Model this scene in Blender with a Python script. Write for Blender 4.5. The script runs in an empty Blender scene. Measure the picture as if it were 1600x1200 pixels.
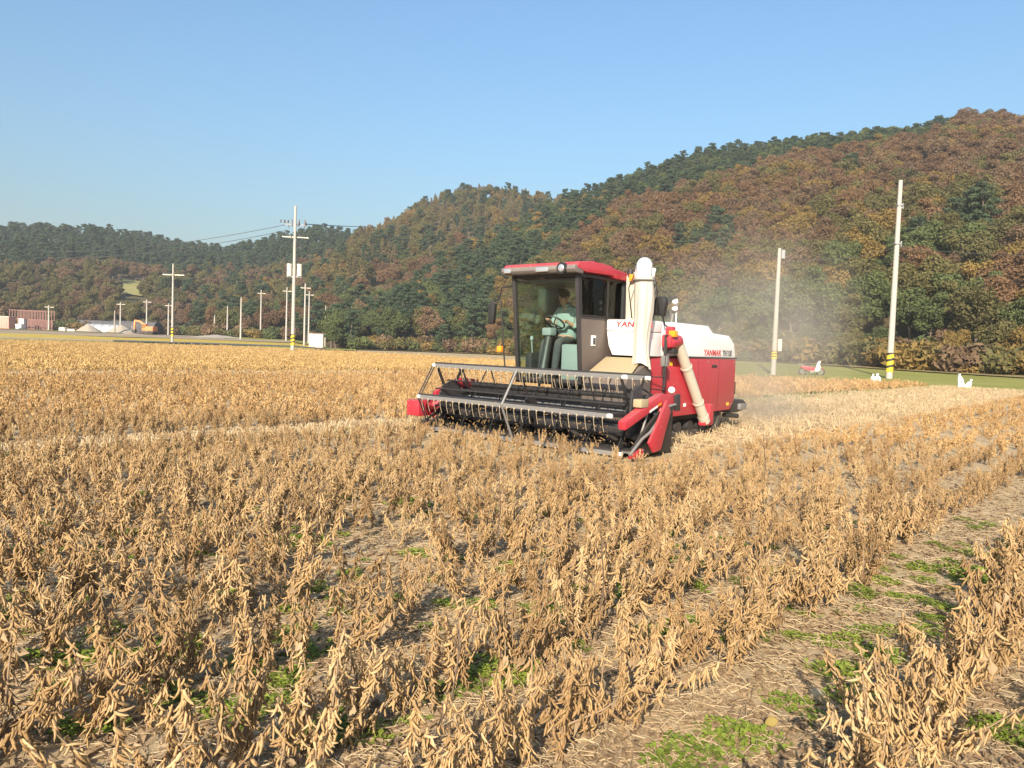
import bpy, bmesh, math, random
import numpy as np
from mathutils import Vector, Matrix, noise as mnoise
R_ = math.radians
sc = bpy.context.scene
col = sc.collection
random.seed(7); rng = np.random.default_rng(7)

# ------------------------------------------------------------------ camera
F_PX, CAM_H = 1200.0, 1.55
PITCH, ROLL = math.atan(59 / 1200), 0.035
_r0 = np.array([1, 0, 0.]); _u0 = np.array([0, math.sin(PITCH), math.cos(PITCH)]); _f0 = np.array([0, math.cos(PITCH), -math.sin(PITCH)])
_R = math.cos(ROLL) * _r0 + math.sin(ROLL) * _u0
_U = -math.sin(ROLL) * _r0 + math.cos(ROLL) * _u0
cam_d = bpy.data.cameras.new('camera'); cam = bpy.data.objects.new('camera', cam_d); col.objects.link(cam)
cam_d.sensor_width = 36; cam_d.lens = 36 * F_PX / 1600; cam_d.clip_end = 6000; cam_d.clip_start = 0.05
M = Matrix.Identity(4)
for i in range(3):
    M[i][0], M[i][1], M[i][2] = _R[i], _U[i], -_f0[i]
M[2][3] = CAM_H
cam.matrix_world = M
sc.camera = cam

# ------------------------------------------------------------------ light
SUN_EL, SUN_AZ = R_(26), R_(194)          # azimuth from +Y, clockwise seen from above
sdir = Vector((math.sin(SUN_AZ) * math.cos(SUN_EL), math.cos(SUN_AZ) * math.cos(SUN_EL), math.sin(SUN_EL)))
sun_d = bpy.data.lights.new('sun', 'SUN'); sun = bpy.data.objects.new('sun', sun_d); col.objects.link(sun)
sun_d.energy = 5.0; sun_d.angle = R_(0.55); sun_d.color = (1.0, 0.90, 0.76)
sun.rotation_euler = sdir.to_track_quat('Z', 'Y').to_euler()
w = bpy.data.worlds.new('World'); sc.world = w; w.use_nodes = True
wn = w.node_tree.nodes; wl = w.node_tree.links
sky = wn.new('ShaderNodeTexSky'); sky.sky_type = 'NISHITA'; sky.sun_disc = False
sky.sun_elevation = SUN_EL; sky.sun_rotation = SUN_AZ; sky.altitude = 0; sky.air_density = 1.75; sky.dust_density = 3.6; sky.ozone_density = 8.0
bg = wn['Background']; bg.inputs['Strength'].default_value = 0.120
wl.new(sky.outputs[0], bg.inputs['Color'])
sc.view_settings.view_transform = 'Standard'; sc.view_settings.look = 'None'
sc.view_settings.exposure = 0.80; sc.view_settings.gamma = 1; sc.view_settings.use_curve_mapping = False
try:
    sc.cycles.use_denoising = True
    sc.cycles.max_bounces = 6; sc.cycles.transparent_max_bounces = 10
    sc.cycles.volume_bounces = 1; sc.cycles.volume_step_rate = 2.0
    sc.cycles.caustics_reflective = False; sc.cycles.caustics_refractive = False
except Exception:
    pass

# ------------------------------------------------------------------ measuring helpers (photograph pixel -> place in the world)
def ray(px, py): return _f0 + (px - 800) / F_PX * _R + (600 - py) / F_PX * _U
def ground_at(px, py, z=0.0):
    v = ray(px, py); return np.array([0, 0, CAM_H]) + v * (z - CAM_H) / v[2]
def elev(px, py):
    v = ray(px, py); return v[2] / math.hypot(v[0], v[1])
def to_px(P):
    v = np.asarray(P, float) - np.array([0, 0, CAM_H]); z = v @ _f0
    return 800 + F_PX * (v @ _R) / z, 600 - F_PX * (v @ _U) / z, z
ROW_AZ = R_(41)
FW = np.array([-math.sin(ROW_AZ), -math.cos(ROW_AZ)]); LF = np.array([math.cos(ROW_AZ), -math.sin(ROW_AZ)])
MO = np.array([2.232, 14.439])            # where the machine stands; rows run along FW
def uv_to_xy(u, v): return MO[0] + u * FW[0] + v * LF[0], MO[1] + u * FW[1] + v * LF[1]
def xy_to_uv(x, y):
    q0, q1 = x - MO[0], y - MO[1]; return q0 * FW[0] + q1 * FW[1], q0 * LF[0] + q1 * LF[1]

# ------------------------------------------------------------------ materials
def nmat(name):
    m = bpy.data.materials.new(name); m.use_nodes = True
    return m, m.node_tree.nodes, m.node_tree.links, m.node_tree.nodes['Principled BSDF']
def ramp(N, stops):
    r = N.new('ShaderNodeValToRGB'); e = r.color_ramp.elements
    while len(e) < len(stops): e.new(0.5)
    for k, (p, c) in enumerate(stops):
        e[k].position = p; e[k].color = (*c, 1) if len(c) == 3 else c
    return r
def mixc(N, L, a, b, fac):
    x = N.new('ShaderNodeMix'); x.data_type = 'RGBA'
    for s, val in ((6, a), (7, b), (0, fac)):
        if hasattr(val, 'links') or hasattr(val, 'is_linked'): L.new(val, x.inputs[s])
        elif s == 0: x.inputs[0].default_value = val
        else: x.inputs[s].default_value = (*val, 1)
    return x.outputs[2]
def noise(N, L, scale, detail=4, rough=.6, coord='Object'):
    t = N.new('ShaderNodeTexCoord'); n = N.new('ShaderNodeTexNoise')
    n.inputs['Scale'].default_value = scale; n.inputs['Detail'].default_value = detail; n.inputs['Roughness'].default_value = rough
    L.new(t.outputs[coord], n.inputs['Vector']); return n
def paint(name, c, rough=.45, metal=0.0, dust=.35, dustc=(.42, .33, .22), scale=3.0, bump=0.0, coat=0.0, specks=False):
    """paint or plastic or metal with a film of field dust, thicker on faces that look up"""
    m, N, L, b = nmat(name)
    n = noise(N, L, scale, 6, .65); n2 = noise(N, L, scale * 9, 3, .6)
    g = N.new('ShaderNodeNewGeometry'); sx = N.new('ShaderNodeSeparateXYZ'); L.new(g.outputs['Normal'], sx.inputs[0])
    up = N.new('ShaderNodeMapRange'); up.inputs[1].default_value = -.1; up.inputs[2].default_value = 1.0; up.inputs[3].default_value = .35; up.inputs[4].default_value = 1.5
    L.new(sx.outputs[2], up.inputs[0])
    mr = N.new('ShaderNodeMapRange'); mr.inputs[1].default_value = .3; mr.inputs[2].default_value = .75; mr.inputs[3].default_value = dust * .35; mr.inputs[4].default_value = dust
    L.new(n.outputs[0], mr.inputs[0])
    mu = N.new('ShaderNodeMath'); mu.operation = 'MULTIPLY'; L.new(mr.outputs[0], mu.inputs[0]); L.new(up.outputs[0], mu.inputs[1])
    sp = N.new('ShaderNodeMath'); sp.operation = 'MULTIPLY_ADD'; sp.inputs[1].default_value = dust * .5; sp.inputs[2].default_value = -.12 * dust; sp.use_clamp = True
    L.new(n2.outputs[0], sp.inputs[0])
    ad = N.new('ShaderNodeMath'); ad.operation = 'ADD'; ad.use_clamp = True; L.new(mu.outputs[0], ad.inputs[0]); L.new(sp.outputs[0], ad.inputs[1])
    cc = mixc(N, L, c, dustc, ad.outputs[0])
    if specks:
        vz = N.new('ShaderNodeTexVoronoi'); vz.inputs['Scale'].default_value = 9; tq = N.new('ShaderNodeTexCoord'); L.new(tq.outputs['Object'], vz.inputs['Vector'])
        ms = N.new('ShaderNodeMapRange'); ms.inputs[1].default_value = .09; ms.inputs[2].default_value = .05; ms.inputs[3].default_value = 0; ms.inputs[4].default_value = .75; L.new(vz.outputs['Distance'], ms.inputs[0])
        cc = mixc(N, L, cc, (.62, .50, .40), ms.outputs[0])
    L.new(cc, b.inputs['Base Color'])
    rr = N.new('ShaderNodeMapRange'); rr.inputs[3].default_value = rough; rr.inputs[4].default_value = min(1, rough + .5); L.new(ad.outputs[0], rr.inputs[0])
    L.new(rr.outputs[0], b.inputs['Roughness'])
    b.inputs['Metallic'].default_value = metal; b.inputs['Coat Weight'].default_value = coat
    if bump:
        bp = N.new('ShaderNodeBump'); bp.inputs['Strength'].default_value = bump; L.new(n2.outputs[0], bp.inputs['Height']); L.new(bp.outputs[0], b.inputs['Normal'])
    return m
def tinted(name, cols, rough=.8, transl=0.0, scale=6.0, spec=.25, obj_amt=1.0):
    """plant tissue: colour varies from one plant to the next (Object Info random) and over the piece"""
    m, N, L, b = nmat(name)
    oi = N.new('ShaderNodeObjectInfo'); n = noise(N, L, scale, 3, .6)
    ma = N.new('ShaderNodeMath'); ma.operation = 'MULTIPLY_ADD'; ma.inputs[1].default_value = .55 * obj_amt
    sub = N.new('ShaderNodeMath'); sub.operation = 'MULTIPLY_ADD'; sub.inputs[1].default_value = 1.1; sub.inputs[2].default_value = -.55 * obj_amt * .5 - .05
    L.new(n.outputs[0], sub.inputs[0]); L.new(oi.outputs['Random'], ma.inputs[0]); L.new(sub.outputs[0], ma.inputs[2])
    r = ramp(N, [(k / (len(cols) - 1), c) for k, c in enumerate(cols)])
    L.new(ma.outputs[0], r.inputs[0]); L.new(r.outputs[0], b.inputs['Base Color'])
    b.inputs['Roughness'].default_value = rough; b.inputs['Specular IOR Level'].default_value = spec
    if transl:
        tr = N.new('ShaderNodeBsdfTranslucent'); L.new(r.outputs[0], tr.inputs[0])
        mx = N.new('ShaderNodeMixShader'); mx.inputs[0].default_value = transl
        L.new(b.outputs[0], mx.inputs[1]); L.new(tr.outputs[0], mx.inputs[2]); L.new(mx.outputs[0], N['Material Output'].inputs[0])
    return m
def glass(name, tint):
    m, N, L, b = nmat(name); N.remove(b)
    tr = N.new('ShaderNodeBsdfTransparent'); tr.inputs[0].default_value = (*tint, 1)
    gl = N.new('ShaderNodeBsdfGlossy'); gl.inputs['Roughness'].default_value = .03; gl.inputs[0].default_value = (1, 1, 1, 1)
    fr = N.new('ShaderNodeFresnel'); fr.inputs[0].default_value = 1.28
    n = noise(N, L, 2.2, 5, .6); df = N.new('ShaderNodeBsdfDiffuse'); df.inputs[0].default_value = (.42, .36, .27, 1)
    mr = N.new('ShaderNodeMapRange'); mr.inputs[1].default_value = .35; mr.inputs[2].default_value = .8; mr.inputs[3].default_value = .001; mr.inputs[4].default_value = .012; L.new(n.outputs[0], mr.inputs[0])
    m1 = N.new('ShaderNodeMixShader'); L.new(fr.outputs[0], m1.inputs[0]); L.new(tr.outputs[0], m1.inputs[1]); L.new(gl.outputs[0], m1.inputs[2])
    m2 = N.new('ShaderNodeMixShader'); L.new(mr.outputs[0], m2.inputs[0]); L.new(m1.outputs[0], m2.inputs[1]); L.new(df.outputs[0], m2.inputs[2])
    L.new(m2.outputs[0], N['Material Output'].inputs[0]); return m

RED = paint('red_paint', (.42, .009, .030), .38, dust=.21, dustc=(.46, .27, .20), coat=.15, specks=True)
WHITE = paint('white_paint', (.80, .79, .76), .4, dust=.18, coat=.2)
BLACK = paint('black_metal', (.014, .014, .016), .45, dust=.07)
DARK = paint('dark_plastic', (.026, .024, .026), .45, dust=.06)
BROWNGREY = paint('dusty_door', (.085, .066, .062), .45, dust=.24)
VISOR = paint('visor_grey', (.13, .11, .105), .35, dust=.28)
GREYBAR = paint('galvanised_bar', (.22, .215, .21), .45, metal=.3, dust=.22)
TINE = paint('tine_wire', (.36, .29, .19), .5, dust=.25)
CREAM = paint('cream_tube', (.56, .51, .41), .5, dust=.35)
CLOTH = paint('spout_cloth', (.52, .475, .41), .9, dust=.45, bump=.4, scale=6)
DUSTY = paint('dusty_plate', (.36, .28, .16), .8, dust=.75, dustc=(.40, .31, .17))
RUBBER = paint('rubber', (.022, .020, .019), .85, dust=.4, dustc=(.22, .17, .12))
ORANGE = paint('orange_lens', (.95, .30, .02), .2, dust=.05)
LAMP = paint('lamp_glass', (.55, .56, .58), .12, metal=.6, dust=.05)
INK_RED = paint('red_ink', (.50, .02, .03), .5, dust=.1); INK_BLACK = paint('black_ink', (.02, .02, .025), .5, dust=.1)
GLASS = glass('tinted_glass', (.80, .93, .885)); GLASS2 = glass('side_glass', (.74, .82, .78))
TEALGREY = paint('pale_plastic', (.25, .28, .275), .5, dust=.1)
SKIN = paint('skin', (.48, .25, .16), .55, dust=0); SHIRT = paint('shirt', (.27, .34, .315), .9, dust=.05, bump=.3, scale=8)
NAVY = paint('trousers', (.03, .035, .045), .9, dust=.15); HAIR = paint('hair', (.012, .011, .012), .6, dust=0)
CONC = paint('concrete', (.41, .38, .33), .85, dust=.3, dustc=(.36, .31, .25), scale=1.2, bump=.3)
GALV = paint('grey_steel', (.30, .31, .32), .5, metal=.4, dust=.1)
YELLOW = paint('yellow_sleeve', (.80, .52, .02), .5, dust=.1); BLK2 = paint('black_stripe', (.02, .02, .02), .6, dust=.05)
BOXCREAM = paint('cream_paint', (.68, .60, .48), .6, dust=.15)
INSUL = paint('brown_insulator', (.06, .055, .06), .4, dust=.05)
EXC = paint('orange_paint', (.80, .22, .05), .5, dust=.3)
SALMON = paint('salmon_paint', (.62, .27, .21), .7, dust=.25); OXIDE = paint('red_oxide', (.20, .085, .07), .7, dust=.2)
NETB = paint('black_net', (.045, .048, .058), .9, dust=.15); NETG = paint('grey_film', (.33, .35, .38), .7, dust=.2)
GRAVEL = paint('gravel', (.33, .285, .225), .95, dust=.3, scale=6, bump=.5)
SACK = paint('white_sack', (.80, .81, .80), .7, dust=.05, bump=.2)
FSTONE = paint('field_stone', (.40, .31, .17), .9, dust=.3, bump=.3)
STONE = paint('pale_block', (.62, .55, .46), .9, dust=.3, bump=.3)

POD = tinted('soy_pod', [(.15, .082, .036), (.35, .215, .094), (.49, .318, .145), (.61, .445, .235)], .68, .12, 34.0, .2)
PODMID = tinted('soy_pod_mid', [(.20, .108, .044), (.41, .25, .105), (.53, .34, .148), (.62, .435, .21)], .8, .12, 16.0, .15)
PODGOLD = tinted('soy_pod_gold', [(.34, .21, .075), (.48, .31, .12), (.55, .37, .15), (.60, .43, .20)], .8, .15, 8.0, .2)
STEM = tinted('soy_stem', [(.17, .105, .06), (.28, .19, .11), (.38, .28, .17)], .8, 0, 8.0)
DRYLEAF = tinted('dry_leaf', [(.20, .12, .065), (.36, .245, .135), (.52, .40, .24)], .8, .25, 10.0)
STRAW = tinted('straw', [(.28, .19, .10), (.50, .37, .21), (.64, .51, .32)], .8, .1, 6.0)
WEED = tinted('weed_leaf', [(.13, .175, .028), (.23, .29, .04), (.35, .39, .07)], .6, .35, 14.0)
YLEAF = tinted('yellow_leaf', [(.30, .21, .05), (.42, .33, .09)], .6, .3, 20.0)
T = .25
LEAF = {
 'rust': tinted('leaf_rust', [(.115, .066, .033), (.18, .103, .049), (.24, .14, .068)], .8, T, .35),
 'brown': tinted('leaf_brown', [(.125, .078, .045), (.18, .115, .062), (.24, .155, .08)], .8, T, .35),
 'ochre': tinted('leaf_ochre', [(.16, .105, .030), (.22, .148, .042), (.29, .19, .055)], .8, T, .35),
 'olive': tinted('leaf_olive', [(.095, .085, .032), (.14, .122, .042), (.19, .16, .056)], .8, T, .35),
 'green': tinted('leaf_green', [(.070, .085, .030), (.105, .125, .042), (.14, .16, .055)], .8, T, .35),
 'pine': tinted('needle_pine', [(.034, .054, .028), (.055, .080, .038), (.080, .105, .048)], .8, .10, .5),
 'larch': tinted('needle_larch', [(.12, .088, .038), (.165, .125, .050), (.21, .16, .064)], .8, .15, .4),
}
BARK = tinted('bark', [(.10, .075, .06), (.17, .13, .10)], .9, 0, 3.0)
BARKPALE = tinted('bark_pale', [(.28, .24, .19), (.38, .33, .27)], .9, 0, 3.0)

def ground_mat():
    m, N, L, b = nmat('field_soil')
    a = noise(N, L, .55, 6, .6); c = noise(N, L, 9, 8, .7); d = noise(N, L, 70, 5, .75); e = noise(N, L, .06, 4, .5)
    r1 = ramp(N, [(.26, (.19, .125, .07)), (.40, (.38, .275, .16)), (.54, (.52, .385, .22)), (.70, (.60, .475, .30))])
    ad = N.new('ShaderNodeMath'); ad.operation = 'MULTIPLY_ADD'; ad.inputs[1].default_value = .45; L.new(c.outputs[0], ad.inputs[0])
    ad2 = N.new('ShaderNodeMath'); ad2.operation = 'MULTIPLY_ADD'; ad2.inputs[1].default_value = .35; L.new(d.outputs[0], ad2.inputs[0])
    ml = N.new('ShaderNodeMath'); ml.operation = 'MULTIPLY'; ml.inputs[1].default_value = .22; L.new(a.outputs[0], ml.inputs[0])
    L.new(ml.outputs[0], ad2.inputs[2]); L.new(ad2.outputs[0], ad.inputs[2]); L.new(ad.outputs[0], r1.inputs[0])
    mr = N.new('ShaderNodeMapRange'); mr.inputs[1].default_value = .56; mr.inputs[2].default_value = .72; mr.inputs[4].default_value = .5; L.new(a.outputs[0], mr.inputs[0])
    L.new(mixc(N, L, r1.outputs[0], (.17, .17, .06), mr.outputs[0]), b.inputs['Base Color'])
    b.inputs['Roughness'].default_value = .95; b.inputs['Specular IOR Level'].default_value = .1
    bp = N.new('ShaderNodeBump'); bp.inputs['Strength'].default_value = .9; bp.inputs['Distance'].default_value = .03
    L.new(ad.outputs[0], bp.inputs['Height']); L.new(bp.outputs[0], b.inputs['Normal'])
    return m
def sheet_mat(name, cols, s1=.3, s2=8):
    m, N, L, b = nmat(name)
    a = noise(N, L, s1, 5, .6); c = noise(N, L, s2, 5, .7)
    ad = N.new('ShaderNodeMath'); ad.operation = 'MULTIPLY_ADD'; ad.inputs[1].default_value = .5
    ml = N.new('ShaderNodeMath'); ml.operation = 'MULTIPLY'; ml.inputs[1].default_value = .5
    L.new(c.outputs[0], ml.inputs[0]); L.new(a.outputs[0], ad.inputs[0]); L.new(ml.outputs[0], ad.inputs[2])
    r = ramp(N, [(.3 + .4 * k / (len(cols) - 1), q) for k, q in enumerate(cols)]); L.new(ad.outputs[0], r.inputs[0]); L.new(r.outputs[0], b.inputs['Base Color'])
    b.inputs['Roughness'].default_value = .95; b.inputs['Specular IOR Level'].default_value = .1
    return m

# ------------------------------------------------------------------ mesh helpers
_ONES = 'first second third fourth fifth sixth seventh eighth ninth tenth eleventh twelfth thirteenth fourteenth fifteenth sixteenth seventeenth eighteenth nineteenth'.split()
_TENS = {2: 'twent', 3: 'thirt', 4: 'fort', 5: 'fift', 6: 'sixt', 7: 'sevent', 8: 'eight', 9: 'ninet'}
def ordinal(n):
    if n < 20: return _ONES[n - 1]
    if n >= 100: return 'hundred and ' + ordinal(n - 100) if n > 100 else 'hundredth'
    return _TENS[n // 10] + ('ieth' if n % 10 == 0 else 'y-' + _ONES[n % 10 - 1])
class MB:
    def __init__(s): s.v = []; s.f = []
    def add(s, vs, fs):
        o = len(s.v); s.v.extend([tuple(p) for p in vs]); s.f.extend([tuple(i + o for i in f) for f in fs]); return s
    def box(s, x0, x1, y0, y1, z0, z1):
        return s.add([(x, y, z) for x in (x0, x1) for y in (y0, y1) for z in (z0, z1)],
                     [(0, 1, 3, 2), (4, 6, 7, 5), (0, 4, 5, 1), (2, 3, 7, 6), (0, 2, 6, 4), (1, 5, 7, 3)])
    def beam(s, p0, p1, w, h=None, up=(0, 0, 1)):
        h = h or w; p0 = Vector(p0); p1 = Vector(p1); d = (p1 - p0).normalized(); u = Vector(up)
        if abs(d.dot(u)) > .97: u = Vector((1, 0, 0))
        a = d.cross(u).normalized() * w / 2; b = a.cross(d).normalized() * h / 2
        vs = [p + sa * a + sb * b for p in (p0, p1) for sa, sb in ((-1, -1), (1, -1), (1, 1), (-1, 1))]
        return s.add(vs, [(3, 2, 1, 0), (4, 5, 6, 7)] + [(i, (i + 1) % 4, 4 + (i + 1) % 4, 4 + i) for i in range(4)])
    def tube(s, pts, r, n=8, cap=True):
        pts = [Vector(p) for p in pts]; k = len(pts); rs = r if isinstance(r, (list, tuple)) else [r] * k
        vs = []; prev = None
        for i, p in enumerate(pts):
            d = (pts[min(i + 1, k - 1)] - pts[max(i - 1, 0)]).normalized()
            if prev is None:
                u = Vector((0, 0, 1)) if abs(d.z) < .9 else Vector((1, 0, 0)); a = d.cross(u).normalized()
            else:
                a = (prev - d * prev.dot(d)); a = a.normalized() if a.length > 1e-6 else prev
            prev = a; b = d.cross(a)
            for j in range(n):
                t = 2 * math.pi * j / n; vs.append(p + (a * math.cos(t) + b * math.sin(t)) * rs[i])
        fs = [(i * n + j, i * n + (j + 1) % n, (i + 1) * n + (j + 1) % n, (i + 1) * n + j) for i in range(k - 1) for j in range(n)]
        if cap: fs += [tuple(range(n - 1, -1, -1)), tuple((k - 1) * n + j for j in range(n))]
        return s.add(vs, fs)
    def prism(s, poly, axis, c0, c1):
        def P(a, b, c): return {'y': (a, c, b), 'x': (c, a, b), 'z': (a, b, c)}[axis]
        n = len(poly)
        return s.add([P(a, b, c0) for a, b in poly] + [P(a, b, c1) for a, b in poly],
                     [tuple(range(n - 1, -1, -1)), tuple(range(n, 2 * n))] + [(i, (i + 1) % n, n + (i + 1) % n, n + i) for i in range(n)])
    def ball(s, c, r, nu=10, nv=6):
        rx, ry, rz = r if isinstance(r, (tuple, list)) else (r, r, r)
        vs = [(c[0], c[1], c[2] - rz)]
        for i in range(1, nv):
            t = math.pi * i / nv
            for j in range(nu):
                p = 2 * math.pi * j / nu; vs.append((c[0] + rx * math.sin(t) * math.cos(p), c[1] + ry * math.sin(t) * math.sin(p), c[2] - rz * math.cos(t)))
        vs.append((c[0], c[1], c[2] + rz)); n = len(vs)
        fs = [(0, 1 + (j + 1) % nu, 1 + j) for j in range(nu)]
        for i in range(nv - 2):
            for j in range(nu):
                a = 1 + i * nu + j; b = 1 + i * nu + (j + 1) % nu; fs.append((a, b, b + nu, a + nu))
        fs += [(n - 1, 1 + (nv - 2) * nu + j, 1 + (nv - 2) * nu + (j + 1) % nu) for j in range(nu)]
        return s.add(vs, fs)
    def ring(s, c, ax, R, r, n=24, m=6):
        ax = Vector(ax).normalized(); u = ax.orthogonal().normalized(); v = ax.cross(u); c = Vector(c); vs = []
        for i in range(n):
            t = 2 * math.pi * i / n; d = u * math.cos(t) + v * math.sin(t)
            for j in range(m):
                q = 2 * math.pi * j / m; vs.append(c + d * (R + r * math.cos(q)) + ax * r * math.sin(q))
        return s.add(vs, [(i * m + j, ((i + 1) % n) * m + j, ((i + 1) % n) * m + (j + 1) % m, i * m + (j + 1) % m) for i in range(n) for j in range(m)])
    def mesh(s, name, mats, smooth=None, bevel=0.0):
        me = bpy.data.meshes.new(name); me.from_pydata(s.v, [], s.f)
        bm = bmesh.new(); bm.from_mesh(me); bmesh.ops.recalc_face_normals(bm, faces=bm.faces)
        if bevel:
            es = [e for e in bm.edges if len(e.link_faces) == 2 and e.calc_face_angle(0) > .5]
            bmesh.ops.bevel(bm, geom=es, offset=bevel, segments=2, profile=.6, affect='EDGES', clamp_overlap=True)
        bm.to_mesh(me); bm.free()
        for m in (mats if isinstance(mats, (list, tuple)) else [mats]): me.materials.append(m)
        if smooth is not None or bevel:
            me.polygons.foreach_set('use_smooth', [True] * len(me.polygons))
            me.set_sharp_from_angle(angle=R_(smooth if smooth else 40))
        return me
    def build(s, name, mat, parent=None, smooth=None, bevel=0.0, label=None, kind=None):
        return link(name, s.mesh(name, mat, smooth, bevel), parent, label, kind)
def link(name, data, parent=None, label=None, kind=None):
    o = bpy.data.objects.new(name, data); col.objects.link(o)
    if parent is not None: o.parent = parent
    if label: o['label'] = label
    if kind: o['kind'] = kind
    return o
def tag(o, label, cat, group=None):
    o['label'] = label; o['category'] = cat
    if group: o['group'] = group
    return o
def thing(name, label, cat, loc=(0, 0, 0), rz=0.0, group=None):
    o = bpy.data.objects.new(name, None); o.empty_display_size = .2; col.objects.link(o); o.location = loc; o.rotation_euler = (0, 0, rz)
    return tag(o, label, cat, group)
def fast_mesh(name, V, Fq, mats, mi=None, smooth=False):
    """V (n,3) array, Fq (m,3|4) int array"""
    me = bpy.data.meshes.new(name); V = np.asarray(V, np.float32); Fq = np.asarray(Fq, np.int32); k = Fq.shape[1]
    me.vertices.add(len(V)); me.vertices.foreach_set('co', V.ravel())
    me.loops.add(Fq.size); me.loops.foreach_set('vertex_index', Fq.ravel())
    me.polygons.add(len(Fq)); me.polygons.foreach_set('loop_start', np.arange(len(Fq), dtype=np.int32) * k)
    for m in mats: me.materials.append(m)
    if mi is not None: me.polygons.foreach_set('material_index', np.asarray(mi, np.int32))
    me.polygons.foreach_set('use_smooth', np.full(len(Fq), smooth))
    me.update(calc_edges=True); return me
def scatter(name, P, rot, scl, idx, srcs, mat_list=()):
    """one stuff object: real meshes instanced on points"""
    P = np.asarray(P, np.float32); me = bpy.data.meshes.new(name); me.vertices.add(len(P)); me.vertices.foreach_set('co', P.ravel())
    a = me.attributes.new('rot', 'FLOAT_VECTOR', 'POINT'); a.data.foreach_set('vector', np.asarray(rot, np.float32).ravel())
    a = me.attributes.new('scl', 'FLOAT_VECTOR', 'POINT'); a.data.foreach_set('vector', np.asarray(scl, np.float32).ravel())
    a = me.attributes.new('idx', 'INT', 'POINT'); a.data.foreach_set('value', np.asarray(idx, np.int32))
    for m in mat_list: me.materials.append(m)
    c = bpy.data.collections.new(name + '_kinds')
    for k, s in enumerate(srcs):
        o = bpy.data.objects.new('%s_%02d' % (name, k), s); c.objects.link(o)
    ng = bpy.data.node_groups.new(name, 'GeometryNodeTree')
    ng.interface.new_socket('Geometry', in_out='INPUT', socket_type='NodeSocketGeometry'); ng.interface.new_socket('Geometry', in_out='OUTPUT', socket_type='NodeSocketGeometry')
    N = ng.nodes; L = ng.links; gi = N.new('NodeGroupInput'); go = N.new('NodeGroupOutput'); ip = N.new('GeometryNodeInstanceOnPoints'); ci = N.new('GeometryNodeCollectionInfo')
    ci.inputs['Collection'].default_value = c; ci.inputs['Separate Children'].default_value = True; ci.inputs['Reset Children'].default_value = True
    ip.inputs['Pick Instance'].default_value = True
    def na(n, t):
        q = N.new('GeometryNodeInputNamedAttribute'); q.data_type = t; q.inputs['Name'].default_value = n
        return [s for s in q.outputs if s.enabled and s.name == 'Attribute'][0]
    L.new(gi.outputs[0], ip.inputs['Points']); L.new(ci.outputs[0], ip.inputs['Instance'])
    L.new(na('idx', 'INT'), ip.inputs['Instance Index']); L.new(na('rot', 'FLOAT_VECTOR'), ip.inputs['Rotation']); L.new(na('scl', 'FLOAT_VECTOR'), ip.inputs['Scale'])
    L.new(ip.outputs[0], go.inputs[0])
    o = link(name, me, None, None, 'stuff'); md = o.modifiers.new('instances', 'NODES'); md.node_group = ng
    return o

# ------------------------------------------------------------------ terrain
def lerp_tab(tab, x):
    xs = [t[0] for t in tab]; return np.interp(x, xs, [t[1] for t in tab])
TREE_H = 7.0
# each hill: skyline in photograph pixels, and the distances of its foot and its ridge
HILLS = [
 ('far', [(-700, 372), (-200, 360), (0, 352), (100, 353), (180, 358), (240, 372), (300, 378), (340, 384), (400, 376), (440, 366), (490, 356), (560, 356), (700, 380), (900, 440)],
         [(-700, 215), (0, 215), (300, 200), (480, 190), (900, 230)], [(-700, 460), (250, 450), (340, 430), (450, 400), (900, 400)]),
 ('mid', [(330, 500), (400, 470), (470, 425), (520, 385), (560, 352), (600, 336), (640, 314), (680, 298), (740, 287), (800, 290), (850, 297), (920, 310), (1100, 420)],
         [(330, 175), (480, 160), (700, 170), (1100, 200)], [(330, 230), (480, 290), (620, 340), (740, 370), (1100, 370)]),
 ('right', [(500, 535), (560, 480), (620, 440), (700, 392), (760, 358), (820, 325), (870, 300), (900, 290), (950, 273), (1000, 258), (1060, 240), (1130, 228), (1200, 217), (1270, 206), (1350, 196), (1420, 190), (1480, 176), (1540, 170), (1600, 180), (1800, 170), (2200, 190)],
           [(500, 130), (620, 140), (760, 135), (900, 112), (1100, 92), (1300, 84), (1500, 78), (1800, 72), (2200, 66)],
           [(500, 165), (620, 200), (760, 235), (900, 262), (1100, 275), (1300, 275), (1600, 265), (2200, 240)]),
]
def hill_h(px, r, tree=TREE_H):
    """height of the terrain at azimuth px (pixel column on the horizon) and distance r; arrays"""
    out = np.zeros_like(r)
    for nm, skyl, foot, ridge in HILLS:
        xs = [s[0] for s in skyl]; es = [elev(s[0], s[1]) for s in skyl]
        e = np.interp(px, xs, es); r0 = lerp_tab(foot, px); r1 = lerp_tab(ridge, px)
        z1 = np.maximum(CAM_H + e * r1 - tree, -3)
        s = (r - r0) / (r1 - r0)
        z = np.where(s < 1, z1 * (0.82 * np.clip(s, 0, 1) + .18 * np.clip(s, 0, 1) ** 2 * (3 - 2 * np.clip(s, 0, 1))), z1 * np.clip(1 - (s - 1) * .8, 0, 1))
        inside = (px >= xs[0]) & (px <= xs[-1])
        out = np.maximum(out, np.where(inside & (s > 0), z, 0))
    site = 1.35 * np.clip((r - 107) / 62, 0, 1) * np.clip((520 - px) / 60, 0, 1)
    site = np.maximum(site, .75 * np.clip((r - 54) / 26, 0, 1) * np.clip((px - 880) / 140, 0, 1))
    return np.maximum(out, site)
def xy_px(x, y): return 800 + F_PX * x / np.maximum(y, 1e-3)
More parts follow.
